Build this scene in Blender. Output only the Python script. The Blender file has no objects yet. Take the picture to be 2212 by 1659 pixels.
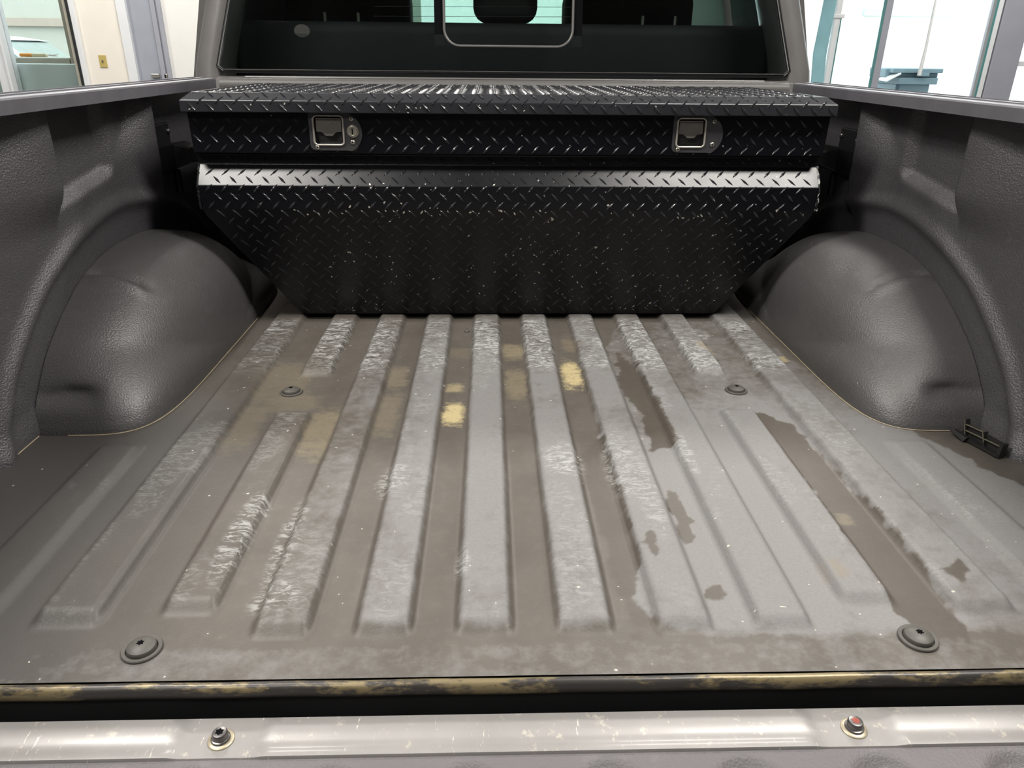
import bpy, bmesh, math, random
import numpy as np
from mathutils import Matrix, Vector

random.seed(7)
rng = np.random.default_rng(11)
SC = bpy.context.scene
COL = SC.collection

# ------------------------------------------------------------------ camera, world, exposure
CAM_POS = Vector((-0.05305, -0.61086, 0.63005))
YAW, PITCH, ROLL = 0.0330, 0.42048, -0.009922
F_PX = 1600.0
cd = bpy.data.cameras.new('camera'); cam = bpy.data.objects.new('camera', cd); COL.objects.link(cam)
cd.sensor_fit = 'HORIZONTAL'; cd.sensor_width = 36.0; cd.lens = F_PX / 2212.0 * 36.0
cd.clip_start = 0.02; cd.clip_end = 200
fw = Vector((math.sin(YAW) * math.cos(PITCH), math.cos(YAW) * math.cos(PITCH), -math.sin(PITCH)))
rt = Vector((math.cos(YAW), -math.sin(YAW), 0)); dn = fw.cross(rt)
rt2 = rt * math.cos(ROLL) + dn * math.sin(ROLL); dn2 = dn * math.cos(ROLL) - rt * math.sin(ROLL)
M = Matrix.Identity(4)
for i in range(3):
    M[i][0] = rt2[i]; M[i][1] = -dn2[i]; M[i][2] = -fw[i]; M[i][3] = CAM_POS[i]
cam.matrix_world = M
SC.camera = cam

world = bpy.data.worlds.new('world'); SC.world = world; world.use_nodes = True
bg = world.node_tree.nodes['Background']
bg.inputs['Color'].default_value = (0.93, 0.98, 1.0, 1); bg.inputs['Strength'].default_value = 3.0

SC.view_settings.view_transform = 'Standard'
SC.view_settings.look = 'None'
SC.view_settings.exposure = 0.0
SC.view_settings.gamma = 1.0
SC.view_settings.use_curve_mapping = False
CY = SC.cycles
CY.max_bounces = 5; CY.diffuse_bounces = 3; CY.glossy_bounces = 2; CY.transmission_bounces = 2; CY.transparent_max_bounces = 10
CY.caustics_reflective = False; CY.caustics_refractive = False
CY.use_adaptive_sampling = True; CY.adaptive_threshold = 0.08; CY.adaptive_min_samples = 16; CY.use_denoising = True

LAMP_RADIANCE = 48.5
GROUND = -0.85
CEIL = 2.6

# ------------------------------------------------------------------ materials
def new_mat(name):
    m = bpy.data.materials.new(name); m.use_nodes = True
    nt = m.node_tree
    b = nt.nodes['Principled BSDF']
    return m, nt, b

def N(nt, typ, **kw):
    n = nt.nodes.new(typ)
    for k, v in kw.items():
        if k in n.inputs: n.inputs[k].default_value = v
        else: setattr(n, k, v)
    return n

def coords(nt, scale=(1, 1, 1)):
    tc = N(nt, 'ShaderNodeTexCoord'); mp = N(nt, 'ShaderNodeMapping')
    mp.inputs['Scale'].default_value = scale
    nt.links.new(tc.outputs['Object'], mp.inputs['Vector'])
    return mp.outputs['Vector']

def noise(nt, vec, scale, detail=3, rough=0.55):
    n = N(nt, 'ShaderNodeTexNoise'); n.inputs['Scale'].default_value = scale
    n.inputs['Detail'].default_value = detail; n.inputs['Roughness'].default_value = rough
    nt.links.new(vec, n.inputs['Vector']); return n.outputs['Fac']

def ramp(nt, fac, a, b, ca=(0, 0, 0, 1), cb=(1, 1, 1, 1)):
    r = N(nt, 'ShaderNodeValToRGB'); e = r.color_ramp.elements
    e[0].position = a; e[0].color = ca; e[1].position = b; e[1].color = cb
    nt.links.new(fac, r.inputs['Fac']); return r.outputs['Color']

def mix(nt, fac, a, b, mode='MIX'):
    m = N(nt, 'ShaderNodeMix', data_type='RGBA', blend_type=mode)
    for sock, val in ((m.inputs[0], fac), (m.inputs[6], a), (m.inputs[7], b)):
        if isinstance(val, bpy.types.NodeSocket): nt.links.new(val, sock)
        elif isinstance(val, (int, float)): sock.default_value = val
        else: sock.default_value = (*val, 1) if len(val) == 3 else val
    return m.outputs[2]

def mathn(nt, op, a, b=None, clamp=False):
    m = N(nt, 'ShaderNodeMath', operation=op); m.use_clamp = clamp
    for sock, val in ((m.inputs[0], a), (m.inputs[1], b)):
        if val is None: continue
        if isinstance(val, bpy.types.NodeSocket): nt.links.new(val, sock)
        else: sock.default_value = val
    return m.outputs[0]

def bump(nt, b, height, strength=0.3, dist=0.001):
    n = N(nt, 'ShaderNodeBump'); n.inputs['Strength'].default_value = strength; n.inputs['Distance'].default_value = dist
    nt.links.new(height, n.inputs['Height']); nt.links.new(n.outputs['Normal'], b.inputs['Normal'])

def simple(name, col, rough=0.5, metal=0.0, var=0.0, vscale=8.0, spec=0.5, grain=0.0, gscale=200.0):
    m, nt, b = new_mat(name)
    b.inputs['Roughness'].default_value = rough; b.inputs['Metallic'].default_value = metal
    b.inputs['Specular IOR Level'].default_value = spec
    v = coords(nt)
    f = noise(nt, v, vscale, 4 if var > 0.1 else 0)
    c = mix(nt, f, tuple(x * (1 - var) for x in col), tuple(min(1, x * (1 + var)) for x in col))
    nt.links.new(c, b.inputs['Base Color'])
    if grain: bump(nt, b, noise(nt, v, gscale, 2), grain, 0.001)
    return m

def liner_mat(name, col, rough, grain, gdist=0.0016, spec=0.55):
    """sprayed-on bed liner: dark, grainy, lightly smudged"""
    m, nt, b = new_mat(name)
    v = coords(nt)
    big = noise(nt, v, 5, 2); mid = noise(nt, v, 34, 3)
    c = mix(nt, big, tuple(x * 0.85 for x in col), tuple(x * 1.18 for x in col))
    sm = ramp(nt, mid, 0.60, 0.78)
    c = mix(nt, mathn(nt, 'MULTIPLY', sm, 0.25), c, tuple(x * 1.9 for x in col))
    speck = ramp(nt, noise(nt, v, 150, 1), 0.82, 0.84)
    c = mix(nt, mathn(nt, 'MULTIPLY', speck, 0.7), c, (0.5, 0.5, 0.48))
    nt.links.new(c, b.inputs['Base Color'])
    b.inputs['Roughness'].default_value = rough
    b.inputs['Specular IOR Level'].default_value = spec
    bump(nt, b, noise(nt, v, 320, 1.5, 0.6), grain, gdist * 1.25)
    return m

def floor_mat():
    m, nt, b = new_mat('worn_bed_floor')
    v = coords(nt)
    def att(n):
        a = N(nt, 'ShaderNodeAttribute', attribute_name=n); return a.outputs['Fac']
    film, tan, scuff, dirt = att('film'), att('tan'), att('scuff'), att('dirt')
    n1 = noise(nt, v, 7, 3); n2 = noise(nt, v, 60, 4, 0.65); n3 = noise(nt, v, 260, 1)
    base = mix(nt, ramp(nt, n1, 0.3, 0.7), (0.082, 0.072, 0.061), (0.112, 0.100, 0.086))
    base = mix(nt, mathn(nt, 'MULTIPLY', ramp(nt, n2, 0.5, 0.75), 0.35), base, (0.15, 0.138, 0.122))
    base = mix(nt, mathn(nt, 'MULTIPLY', dirt, 0.6), base, (0.060, 0.049, 0.038))
    base = mix(nt, att('bare'), base, (0.060, 0.056, 0.055))
    # chalky film, broken up along its border
    ff = mathn(nt, 'ADD', film, mathn(nt, 'MULTIPLY', mathn(nt, 'SUBTRACT', n2, 0.5), 0.55))
    ff = mathn(nt, 'ADD', ff, mathn(nt, 'MULTIPLY', mathn(nt, 'SUBTRACT', noise(nt, v, 19, 3, 0.65), 0.5), 0.55))
    ff = mathn(nt, 'MULTIPLY', ramp(nt, ff, 0.25, 0.66), 0.92)
    filmc = mix(nt, n3, (0.172, 0.166, 0.164), (0.225, 0.219, 0.217))
    c = mix(nt, ff, base, filmc)
    # tan dust
    tt = mathn(nt, 'ADD', mathn(nt, 'ADD', tan, mathn(nt, 'MULTIPLY', mathn(nt, 'SUBTRACT', noise(nt, v, 130, 3, 0.75), 0.5), 1.5)), mathn(nt, 'MULTIPLY', mathn(nt, 'SUBTRACT', noise(nt, coords(nt, (1, 3, 1)), 22, 4, 0.6), 0.5), 1.3))
    tt = mathn(nt, 'MULTIPLY', ramp(nt, tt, 0.30, 1.0), att('tanmax'))
    tcol = mix(nt, ramp(nt, att('tanmax'), 0.5, 0.9), (0.21, 0.175, 0.12), (0.44, 0.365, 0.20))
    c = mix(nt, tt, c, tcol)
    # white scuff streaks running across the ribs
    sv = coords(nt, (1.0, 2.2, 1.0))
    sn = N(nt, 'ShaderNodeTexNoise'); sn.inputs['Scale'].default_value = 42; sn.inputs['Detail'].default_value = 4; sn.inputs['Roughness'].default_value = 0.72; sn.inputs['Distortion'].default_value = 1.6
    nt.links.new(sv, sn.inputs['Vector']); s1 = sn.outputs['Fac']
    ss = mathn(nt, 'MULTIPLY', ramp(nt, s1, 0.47, 0.60), scuff)
    c = mix(nt, mathn(nt, 'MULTIPLY', ss, 0.85), c, (0.46, 0.47, 0.46))
    # crumbs
    speck = ramp(nt, noise(nt, v, 120, 0), 0.865, 0.875)
    c = mix(nt, mathn(nt, 'MULTIPLY', speck, 0.8), c, (0.55, 0.52, 0.45))
    nt.links.new(c, b.inputs['Base Color'])
    r = mathn(nt, 'ADD', 0.50, mathn(nt, 'MULTIPLY', ff, 0.14))
    nt.links.new(r, b.inputs['Roughness'])
    b.inputs['Specular IOR Level'].default_value = 0.5
    bump(nt, b, noise(nt, v, 300, 2, 0.6), 0.24, 0.0013)
    return m

def box_mat(name, col, rough, chips):
    """black painted tread plate with chips showing bare aluminium"""
    m, nt, b = new_mat(name)
    v = coords(nt)
    big = noise(nt, v, 9, 4); fine = noise(nt, v, 115, 4, 0.7)
    zone = ramp(nt, noise(nt, v, 5.5, 3), 0.46, 0.62)
    chip = ramp(nt, fine, 0.735 - chips, 0.75 - chips)
    chip = mathn(nt, 'MULTIPLY', chip, zone)
    scr = ramp(nt, noise(nt, coords(nt, (1, 1, 6)), 90, 5, 0.75), 0.70, 0.73)
    scr = mathn(nt, 'MULTIPLY', mathn(nt, 'MULTIPLY', scr, zone), 0.25)
    c = mix(nt, big, tuple(x * 0.8 for x in col), tuple(x * 1.25 for x in col))
    c = mix(nt, mathn(nt, 'ADD', chip, scr, True), c, (0.62, 0.60, 0.55))
    nt.links.new(c, b.inputs['Base Color'])
    r = mathn(nt, 'ADD', rough, mathn(nt, 'MULTIPLY', big, 0.12))
    nt.links.new(r, b.inputs['Roughness'])
    b.inputs['Specular IOR Level'].default_value = 0.36
    return m

def worn_strip_mat():
    m, nt, b = new_mat('worn_sill_paint')
    v = coords(nt, (1.0, 3.0, 3.0))
    n1 = noise(nt, v, 5.5, 5, 0.6); n2 = noise(nt, v, 60, 5, 0.7)
    f = mathn(nt, 'ADD', mathn(nt, 'MULTIPLY', n1, 0.75), mathn(nt, 'MULTIPLY', n2, 0.3))
    k = ramp(nt, f, 0.50, 0.56)
    c = mix(nt, k, (0.050, 0.045, 0.042), (0.22, 0.175, 0.095))
    c = mix(nt, ramp(nt, n2, 0.70, 0.74), c, (0.55, 0.50, 0.38))
    nt.links.new(c, b.inputs['Base Color']); b.inputs['Roughness'].default_value = 0.36
    b.inputs['Metallic'].default_value = 0.25
    bump(nt, b, n2, 0.2, 0.001)
    return m

def paint_mat(name, col, rough, scratch=0.0, coat=0.5):
    m, nt, b = new_mat(name)
    v = coords(nt)
    n1 = noise(nt, v, 14, 4); n2 = noise(nt, v, 55, 5, 0.7)
    c = mix(nt, n1, tuple(x * 0.85 for x in col), tuple(x * 1.15 for x in col))
    if scratch:
        sc1 = ramp(nt, noise(nt, coords(nt, (5, 0.6, 1)), 60, 4, 0.7), 0.66, 0.69)
        c = mix(nt, mathn(nt, 'MULTIPLY', sc1, scratch), c, (0.7, 0.66, 0.58))
        c = mix(nt, mathn(nt, 'MULTIPLY', ramp(nt, n2, 0.60, 0.66), scratch * 0.6), c, (0.55, 0.5, 0.42))
    nt.links.new(c, b.inputs['Base Color'])
    b.inputs['Metallic'].default_value = 0.35; b.inputs['Roughness'].default_value = rough
    b.inputs['Coat Weight'].default_value = coat; b.inputs['Coat Roughness'].default_value = 0.12
    return m

def glass_mat(name, tint, refl=1.0, ior=1.45):
    m = bpy.data.materials.new(name); m.use_nodes = True; nt = m.node_tree
    for n in list(nt.nodes): nt.nodes.remove(n)
    out = N(nt, 'ShaderNodeOutputMaterial'); tr = N(nt, 'ShaderNodeBsdfTransparent'); gl = N(nt, 'ShaderNodeBsdfGlossy')
    tr.inputs['Color'].default_value = (*tint, 1); gl.inputs['Roughness'].default_value = 0.01
    fr = N(nt, 'ShaderNodeFresnel'); fr.inputs['IOR'].default_value = ior
    mx = N(nt, 'ShaderNodeMixShader')
    nt.links.new(mathn(nt, 'MULTIPLY', fr.outputs[0], refl), mx.inputs[0])
    nt.links.new(tr.outputs[0], mx.inputs[1]); nt.links.new(gl.outputs[0], mx.inputs[2])
    nt.links.new(mx.outputs[0], out.inputs['Surface'])
    return m

def emit_mat(name, col, strength):
    m = bpy.data.materials.new(name); m.use_nodes = True; nt = m.node_tree
    b = nt.nodes['Principled BSDF']; b.inputs['Base Color'].default_value = (0.8, 0.8, 0.8, 1)
    b.inputs['Emission Color'].default_value = (*col, 1); b.inputs['Emission Strength'].default_value = strength
    m.cycles.emission_sampling = 'FRONT'
    return m

MT = {}
MT['floor'] = floor_mat()
MT['wall'] = liner_mat('bed_wall_liner', (0.073, 0.070, 0.075), 0.46, 0.85, spec=0.8)
MT['well'] = liner_mat('wheel_well_liner', (0.080, 0.077, 0.077), 0.46, 0.5, spec=1.0)
MT['rail'] = simple('rail_plastic', (0.165, 0.162, 0.180), 0.34, var=0.25, vscale=20, grain=0.06, gscale=300)
MT['bulkgrey'] = simple('bulkhead_grey', (0.105, 0.100, 0.097), 0.5, var=0.15, vscale=20, grain=0.1)
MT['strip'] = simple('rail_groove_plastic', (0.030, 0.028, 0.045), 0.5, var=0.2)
MT['lip'] = worn_strip_mat()
MT['black'] = simple('black_metal', (0.012, 0.012, 0.013), 0.42, var=0.3)
MT['dark_void'] = simple('sill_black_paint', (0.010, 0.010, 0.011), 0.6, var=0.4, vscale=12)
MT['seam'] = simple('seam_sealer', (0.42, 0.35, 0.24), 0.6, var=0.3, vscale=60)
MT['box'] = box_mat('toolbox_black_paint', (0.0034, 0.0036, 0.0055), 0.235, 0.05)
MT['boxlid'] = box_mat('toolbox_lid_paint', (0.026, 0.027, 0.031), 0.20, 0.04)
MT['lug'] = box_mat('tread_lug_paint', (0.021, 0.0215, 0.025), 0.18, 0.11)  # lugs coloured lighter than the plate to imitate highlights on their edges
MT['chipped'] = box_mat('chipped_edge_paint', (0.010, 0.0105, 0.012), 0.25, 0.22)
MT['baremetal'] = simple('bare_aluminium', (0.60, 0.57, 0.50), 0.45, metal=0.2, var=0.2, vscale=100)
MT['latch'] = simple('latch_black_steel', (0.045, 0.045, 0.048), 0.36, metal=0.0, var=0.3, vscale=40, spec=0.8)
MT['paddle'] = simple('latch_paddle_steel', (0.19, 0.18, 0.165), 0.30, metal=0.15, var=0.2, vscale=40, spec=0.8)
MT['rim'] = simple('latch_rim_steel', (0.50, 0.47, 0.42), 0.3, metal=0.4, var=0.2, vscale=60)
MT['bright'] = simple('bright_steel', (0.72, 0.68, 0.58), 0.28, metal=0.9, var=0.1)
MT['paint'] = paint_mat('grey_truck_paint', (0.20, 0.19, 0.185), 0.32)
MT['tgpaint'] = paint_mat('tailgate_rim_paint', (0.29, 0.278, 0.27), 0.45, 0.8, 0.15)
MT['tgliner'] = liner_mat('tailgate_liner', (0.125, 0.115, 0.120), 0.6, 0.45)
MT['glass'] = glass_mat('privacy_rear_glass', (0.78, 0.83, 0.82), 0.32)
MT['slideglass'] = glass_mat('slider_glass', (0.82, 0.87, 0.85), 0.38)
MT['windshield'] = glass_mat('windshield_glass', (0.80, 0.93, 0.87), 0.6)
MT['roomglass'] = glass_mat('showroom_glass', (0.955, 0.992, 0.986), 0.7)
MT['seal'] = simple('window_rubber', (0.012, 0.012, 0.014), 0.35, var=0.2)
MT['trimgrey'] = simple('slider_trim', (0.16, 0.155, 0.15), 0.35, metal=0.3, var=0.2)
MT['seat'] = simple('black_seat_cloth', (0.004, 0.004, 0.006), 0.75, var=0.3)
MT['cabin'] = simple('cabin_trim', (0.005, 0.005, 0.006), 0.7, var=0.3)
MT['sticker'] = simple('grey_sticker', (0.026, 0.027, 0.024), 0.6, var=0.2, vscale=60)
MT['bolt'] = simple('bolt_coated', (0.085, 0.079, 0.070), 0.5, var=0.3, vscale=120)
MT['steelbolt'] = simple('zinc_bolt', (0.20, 0.19, 0.185), 0.32, metal=0.85, var=0.3, vscale=150)
MT['washer'] = simple('yellowed_washer', (0.46, 0.40, 0.29), 0.4, metal=0.4, var=0.4, vscale=120)
MT['rust'] = simple('rusty_socket', (0.30, 0.07, 0.05), 0.8, var=0.4, vscale=200)
MT['hole'] = simple('socket_dark', (0.004, 0.004, 0.005), 0.8, spec=0.05)  # near-black fill standing for shade inside sockets; also the black slider guides
MT['clip'] = simple('black_clip_plastic', (0.014, 0.014, 0.013), 0.38, var=0.3, vscale=50)
MT['clipedge'] = simple('worn_clip_edge', (0.13, 0.12, 0.085), 0.5, var=0.4, vscale=100)
MT['white_wall'] = simple('white_wall_paint', (0.86, 0.85, 0.82), 0.7, var=0.02)
MT['beige_wall'] = simple('beige_wall_paint', (0.90, 0.85, 0.77), 0.7, var=0.03)
MT['dark_wall'] = simple('charcoal_wall_paint', (0.045, 0.045, 0.05), 0.8, var=0.1)
MT['side_wall'] = simple('grey_wall_paint', (0.30, 0.30, 0.31), 0.8, var=0.05)
MT['ceil'] = simple('ceiling_tile', (0.84, 0.84, 0.83), 0.8, var=0.02)
MT['tilefloor'] = simple('showroom_tile', (0.34, 0.33, 0.32), 0.3, var=0.1)
MT['alu'] = simple('aluminium_mullion', (0.40, 0.41, 0.47), 0.4, metal=0.1, var=0.04)
MT['alu_white'] = simple('white_mullion', (0.82, 0.84, 0.86), 0.5, var=0.02)
MT['door_blue'] = simple('blue_grey_door', (0.36, 0.38, 0.44), 0.5, var=0.06)
MT['teal'] = simple('teal_edge', (0.10, 0.27, 0.27), 0.4, var=0.1)
MT['teal_soft'] = simple('pale_teal_cloth', (0.28, 0.52, 0.58), 0.7, var=0.2, vscale=6)
MT['teal_pale'] = simple('pale_teal_paint', (0.62, 0.80, 0.78), 0.7, var=0.05)
MT['partition'] = simple('frosted_partition', (0.70, 0.78, 0.77), 0.5, var=0.08, vscale=4)
MT['tan'] = simple('tan_jamb', (0.40, 0.35, 0.29), 0.6, var=0.05)
MT['gasket'] = simple('black_gasket', (0.02, 0.025, 0.025), 0.5)
MT['ivory'] = simple('ivory_switch', (0.56, 0.44, 0.15), 0.4, var=0.03)
MT['printer'] = simple('printer_grey', (0.22, 0.31, 0.36), 0.5, var=0.05)
MT['printer_d'] = simple('printer_dark', (0.09, 0.15, 0.19), 0.5, var=0.05)
MT['paper'] = simple('white_plastic', (0.86, 0.88, 0.88), 0.5, var=0.02)
MT['carpaint'] = simple('pale_blue_car_paint', (0.62, 0.76, 0.78), 0.25, metal=0.2, var=0.05)
MT['carglass'] = simple('dark_car_glass', (0.30, 0.36, 0.34), 0.15, var=0.1)
MT['facade'] = simple('grey_green_facade', (0.46, 0.48, 0.42), 0.8, var=0.15, vscale=1.0)
MT['ledge'] = simple('ledge_stone', (0.42, 0.40, 0.33), 0.7, var=0.15)
MT['orange'] = simple('orange_plastic', (0.85, 0.36, 0.07), 0.5, var=0.05)
MT['wood'] = simple('pale_wood', (0.62, 0.54, 0.36), 0.6, var=0.1, vscale=30)
MT['lamp'] = emit_mat('lamp_diffuser', (1.0, 0.965, 0.91), LAMP_RADIANCE)
MT['lampframe'] = simple('lamp_frame_white', (0.8, 0.8, 0.8), 0.5)
MT['tyre'] = simple('tyre_rubber', (0.02, 0.02, 0.02), 0.8, var=0.2)

# ------------------------------------------------------------------ building helpers
ORG = {}
def org_of(parent):
    return ORG.get(parent.name, Vector((0, 0, 0))) if parent else Vector((0, 0, 0))

def tag(o, label=None, cat=None, group=None, kind=None):
    if label: o['label'] = label
    if cat: o['category'] = cat
    if group: o['group'] = group
    if kind: o['kind'] = kind
    return o

def thing(name, loc, label, cat, group=None):
    o = bpy.data.objects.new(name, None); o.empty_display_size = 0.05
    COL.objects.link(o); o.location = loc; ORG[o.name] = Vector(loc)
    return tag(o, label, cat, group)

def link(name, me, parent=None, loc=None):
    o = bpy.data.objects.new(name, me); COL.objects.link(o)
    if parent: o.parent = parent
    if loc is not None: o.location = loc
    ORG[o.name] = org_of(parent)
    return o

def raw(name, V, F, mats, parent=None, mi=None, angle=38, bevel=0, seg=2, attrs=None):
    """one mesh object from world-space vertices"""
    off = org_of(parent)
    V = np.asarray(V, dtype=float) - np.array(off)
    if not isinstance(mats, (list, tuple)): mats = [mats]
    me = bpy.data.meshes.new(name)
    me.from_pydata(V.tolist(), [], [tuple(int(i) for i in f) for f in F])
    for m in mats: me.materials.append(MT[m])
    if mi is not None: me.polygons.foreach_set('material_index', np.asarray(mi, dtype=np.int32))
    if bevel:
        bm = bmesh.new(); bm.from_mesh(me)
        bmesh.ops.remove_doubles(bm, verts=bm.verts, dist=1e-6)
        bmesh.ops.recalc_face_normals(bm, faces=bm.faces)
        ed = [e for e in bm.edges if len(e.link_faces) == 2 and e.calc_face_angle() > 0.4]
        bmesh.ops.bevel(bm, geom=ed, offset=bevel, segments=seg, profile=0.5, affect='EDGES', clamp_overlap=True)
        bm.to_mesh(me); bm.free()
    me.polygons.foreach_set('use_smooth', np.ones(len(me.polygons), dtype=bool))
    me.set_sharp_from_angle(angle=math.radians(8 if bevel and seg <= 2 else angle))
    if attrs:
        for k, a in attrs.items():
            at = me.attributes.new(k, 'FLOAT', 'POINT'); at.data.foreach_set('value', np.asarray(a, dtype=np.float32))
    me.update()
    return link(name, me, parent)

class MB:
    def __init__(s): s.v = []; s.f = []; s.m = []
    def add(s, V, F, mi=0):
        b = len(s.v); s.v += [tuple(p) for p in V]
        s.f += [tuple(i + b for i in f) for f in F]; s.m += [mi] * len(F); return s
    def box(s, x0, x1, y0, y1, z0, z1, mi=0):
        V = [(x, y, z) for z in (z0, z1) for y in (y0, y1) for x in (x0, x1)]
        return s.add(V, [(0, 2, 3, 1), (4, 5, 7, 6), (0, 1, 5, 4), (2, 6, 7, 3), (0, 4, 6, 2), (1, 3, 7, 5)], mi)
    def tube(s, path, r, n=8, mi=0, closed=False):
        P = [Vector(p) for p in path]; R = r if isinstance(r, (list, tuple)) else [r] * len(P)
        V = []; k = len(P); up0 = None
        for i in range(k):
            a = P[(i - 1) % k] if (closed or i > 0) else P[0]
            c = P[(i + 1) % k] if (closed or i < k - 1) else P[-1]
            t = (c - a).normalized()
            if up0 is None:
                up0 = t.orthogonal().normalized()
            u = (up0 - t * up0.dot(t)).normalized(); up0 = u; w = t.cross(u)
            for j in range(n):
                an = 2 * math.pi * j / n
                V.append(P[i] + (u * math.cos(an) + w * math.sin(an)) * R[i])
        F = []
        for i in range(k if closed else k - 1):
            for j in range(n):
                a = i * n + j; b_ = i * n + (j + 1) % n; c = ((i + 1) % k) * n + (j + 1) % n; d = ((i + 1) % k) * n + j
                F.append((a, b_, c, d))
        if not closed: F += [tuple(range(n - 1, -1, -1)), tuple((k - 1) * n + j for j in range(n))]
        return s.add(V, F, mi)
    def lathe(s, prof, c, axis=2, n=28, sign=1, mi=0):
        """prof = [(radius, height)...] about an axis through c"""
        V = []; c = Vector(c)
        for r, h in prof:
            for j in range(n):
                a = 2 * math.pi * j / n; p = [0, 0, 0]
                p[(axis + 1) % 3] = r * math.cos(a); p[(axis + 2) % 3] = r * math.sin(a); p[axis] = h * sign
                V.append(c + Vector(p))
        F = []
        for i in range(len(prof) - 1):
            for j in range(n):
                F.append((i * n + j, i * n + (j + 1) % n, (i + 1) * n + (j + 1) % n, (i + 1) * n + j))
        F.append(tuple((len(prof) - 1) * n + j for j in range(n)))
        F.append(tuple(range(n - 1, -1, -1)))
        return s.add(V, F, mi)
    def loft(s, rings, mi=0, cap=True, closed=True):
        n = len(rings[0]); V = [p for r in rings for p in r]; F = []
        for i in range(len(rings) - 1):
            for j in range(n if closed else n - 1):
                F.append((i * n + j, i * n + (j + 1) % n, (i + 1) * n + (j + 1) % n, (i + 1) * n + j))
        if cap and closed:
            F.append(tuple(range(n - 1, -1, -1))); F.append(tuple((len(rings) - 1) * n + j for j in range(n)))
        return s.add(V, F, mi)
    def build(s, name, mats, parent=None, bevel=0, seg=2, angle=38):
        return raw(name, s.v, s.f, mats, parent, mi=None if bevel else s.m, angle=angle, bevel=bevel, seg=seg)

def sm(t):
    t = np.clip(t, 0, 1); return t * t * (3 - 2 * t)

def grid_faces(nu, nv, flip=False):
    i, j = np.meshgrid(np.arange(nu - 1), np.arange(nv - 1), indexing='ij')
    a = (i * nv + j).ravel(); F = np.stack([a, a + nv, a + nv + 1, a + 1], 1)
    return F[:, ::-1] if flip else F

def vnoise(x, y, seed):
    r = np.random.default_rng(seed); T = r.random((64, 64))
    xi = np.floor(x).astype(int); yi = np.floor(y).astype(int); fx = sm(x - xi); fy = sm(y - yi)
    g = lambda a, b_: T[a % 64, b_ % 64]
    return (g(xi, yi) * (1 - fx) + g(xi + 1, yi) * fx) * (1 - fy) + (g(xi, yi + 1) * (1 - fx) + g(xi + 1, yi + 1) * fx) * fy

def fbm(x, y, seed, octv=4):
    s = 0; a = 0.5; t = 0
    for k in range(octv):
        s = s + a * vnoise(x * 2 ** k, y * 2 ** k, seed + k); t += a; a *= 0.55
    return s / t

def struct(o, label=None, cat=None):
    return tag(o, label, cat, kind='structure')

def sbox(name, x0, x1, y0, y1, z0, z1, mat, bevel=0):
    return struct(MB().box(x0, x1, y0, y1, z0, z1).build(name, mat, bevel=bevel))

# ================================================================== THE SHOWROOM
YB = 6.5
tag(sbox('floor', -7, 7, -6, 13, GROUND - 0.1, GROUND, 'tilefloor'), 'grey tiled showroom floor under the truck', 'floor')
tag(sbox('ceiling', -7, 7, -6, YB + 0.15, CEIL, CEIL + 0.1, 'ceil'), 'pale showroom ceiling above the truck', 'ceiling')
tag(sbox('wall_rear', -7, 7, -6.15, -6, GROUND, CEIL, 'dark_wall'), 'charcoal wall behind the camera', 'wall')
tag(sbox('wall_left', -7.15, -7, -6, YB + 0.15, GROUND, CEIL, 'side_wall'), 'grey wall on the left side', 'wall')
tag(sbox('wall_right', 7, 7.15, -6, YB + 0.15, GROUND, CEIL, 'side_wall'), 'grey wall on the right side', 'wall')
# left part of the front wall, solid with the switch on it
wf = MB().box(-3.54, -3.19, YB, YB + 0.15, GROUND, CEIL).build('wall_front', 'beige_wall')
struct(wf, 'beige wall strip carrying the ivory switch plate', 'wall')
tag(sbox('wall_cream', -2.82, -1.35, YB, YB + 0.15, GROUND, CEIL, 'white_wall'), 'bright white wall beside the left cab pillar', 'wall')
tag(sbox('trim_1', -3.19, -3.11, YB - 0.03, YB + 0.15, GROUND, CEIL, 'alu_white', 0.004), 'white trim beside the blue-grey door', 'trim')
d1 = MB().box(-3.11, -2.905, YB + 0.01, YB + 0.08, GROUND, CEIL).build('door_1', 'door_blue')
struct(d1, 'narrow blue-grey door leaf beside the white trim', 'door')
MB().box(-3.0, -2.93, YB - 0.02, YB + 0.01, 0.405, 0.435).build('door_handle', 'bright', d1, bevel=0.006)
MB().box(-2.885, -2.855, YB - 0.03, YB + 0.01, 0.395, 0.435).build('door_latch', 'bright', d1, bevel=0.006)
dj = MB().box(-2.905, -2.865, YB - 0.03, YB + 0.12, GROUND, CEIL).box(-2.865, -2.85, YB - 0.015, YB + 0.12, GROUND, CEIL).box(-2.85, -2.82, YB - 0.035, YB + 0.12, GROUND, CEIL).build('trim_2', 'alu', bevel=0.003)
struct(dj, 'stepped grey metal frame right of the blue-grey door', 'trim')
# office window at the far left
w1 = MB().box(-4.2, -3.62, YB + 0.03, YB + 0.042, GROUND, CEIL).build('window_1', 'roomglass')
struct(w1, 'office window pane left of the beige wall', 'window')
MB().box(-4.30, -4.20, YB - 0.03, YB + 0.1, GROUND, CEIL).build('mullion', 'alu_white', w1, bevel=0.004)
MB().box(-4.215, -4.195, YB - 0.045, YB + 0.1, GROUND, CEIL).build('glazing_bead', 'alu_white', w1, bevel=0.003)
MB().box(-3.635, -3.605, YB - 0.02, YB + 0.1, GROUND, CEIL).build('glazing_bead', 'ledge', w1, bevel=0.003)
MB().box(-3.605, -3.582, YB - 0.035, YB + 0.1, GROUND, CEIL).build('gasket', 'gasket', w1, bevel=0.003)
MB().box(-3.582, -3.54, YB - 0.03, YB + 0.1, GROUND, CEIL).build('mullion', 'alu_white', w1, bevel=0.004)
MB().box(-3.80, -3.64, YB + 0.25, YB + 0.45, GROUND, CEIL).build('jamb', 'tan', w1, bevel=0.004)
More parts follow.
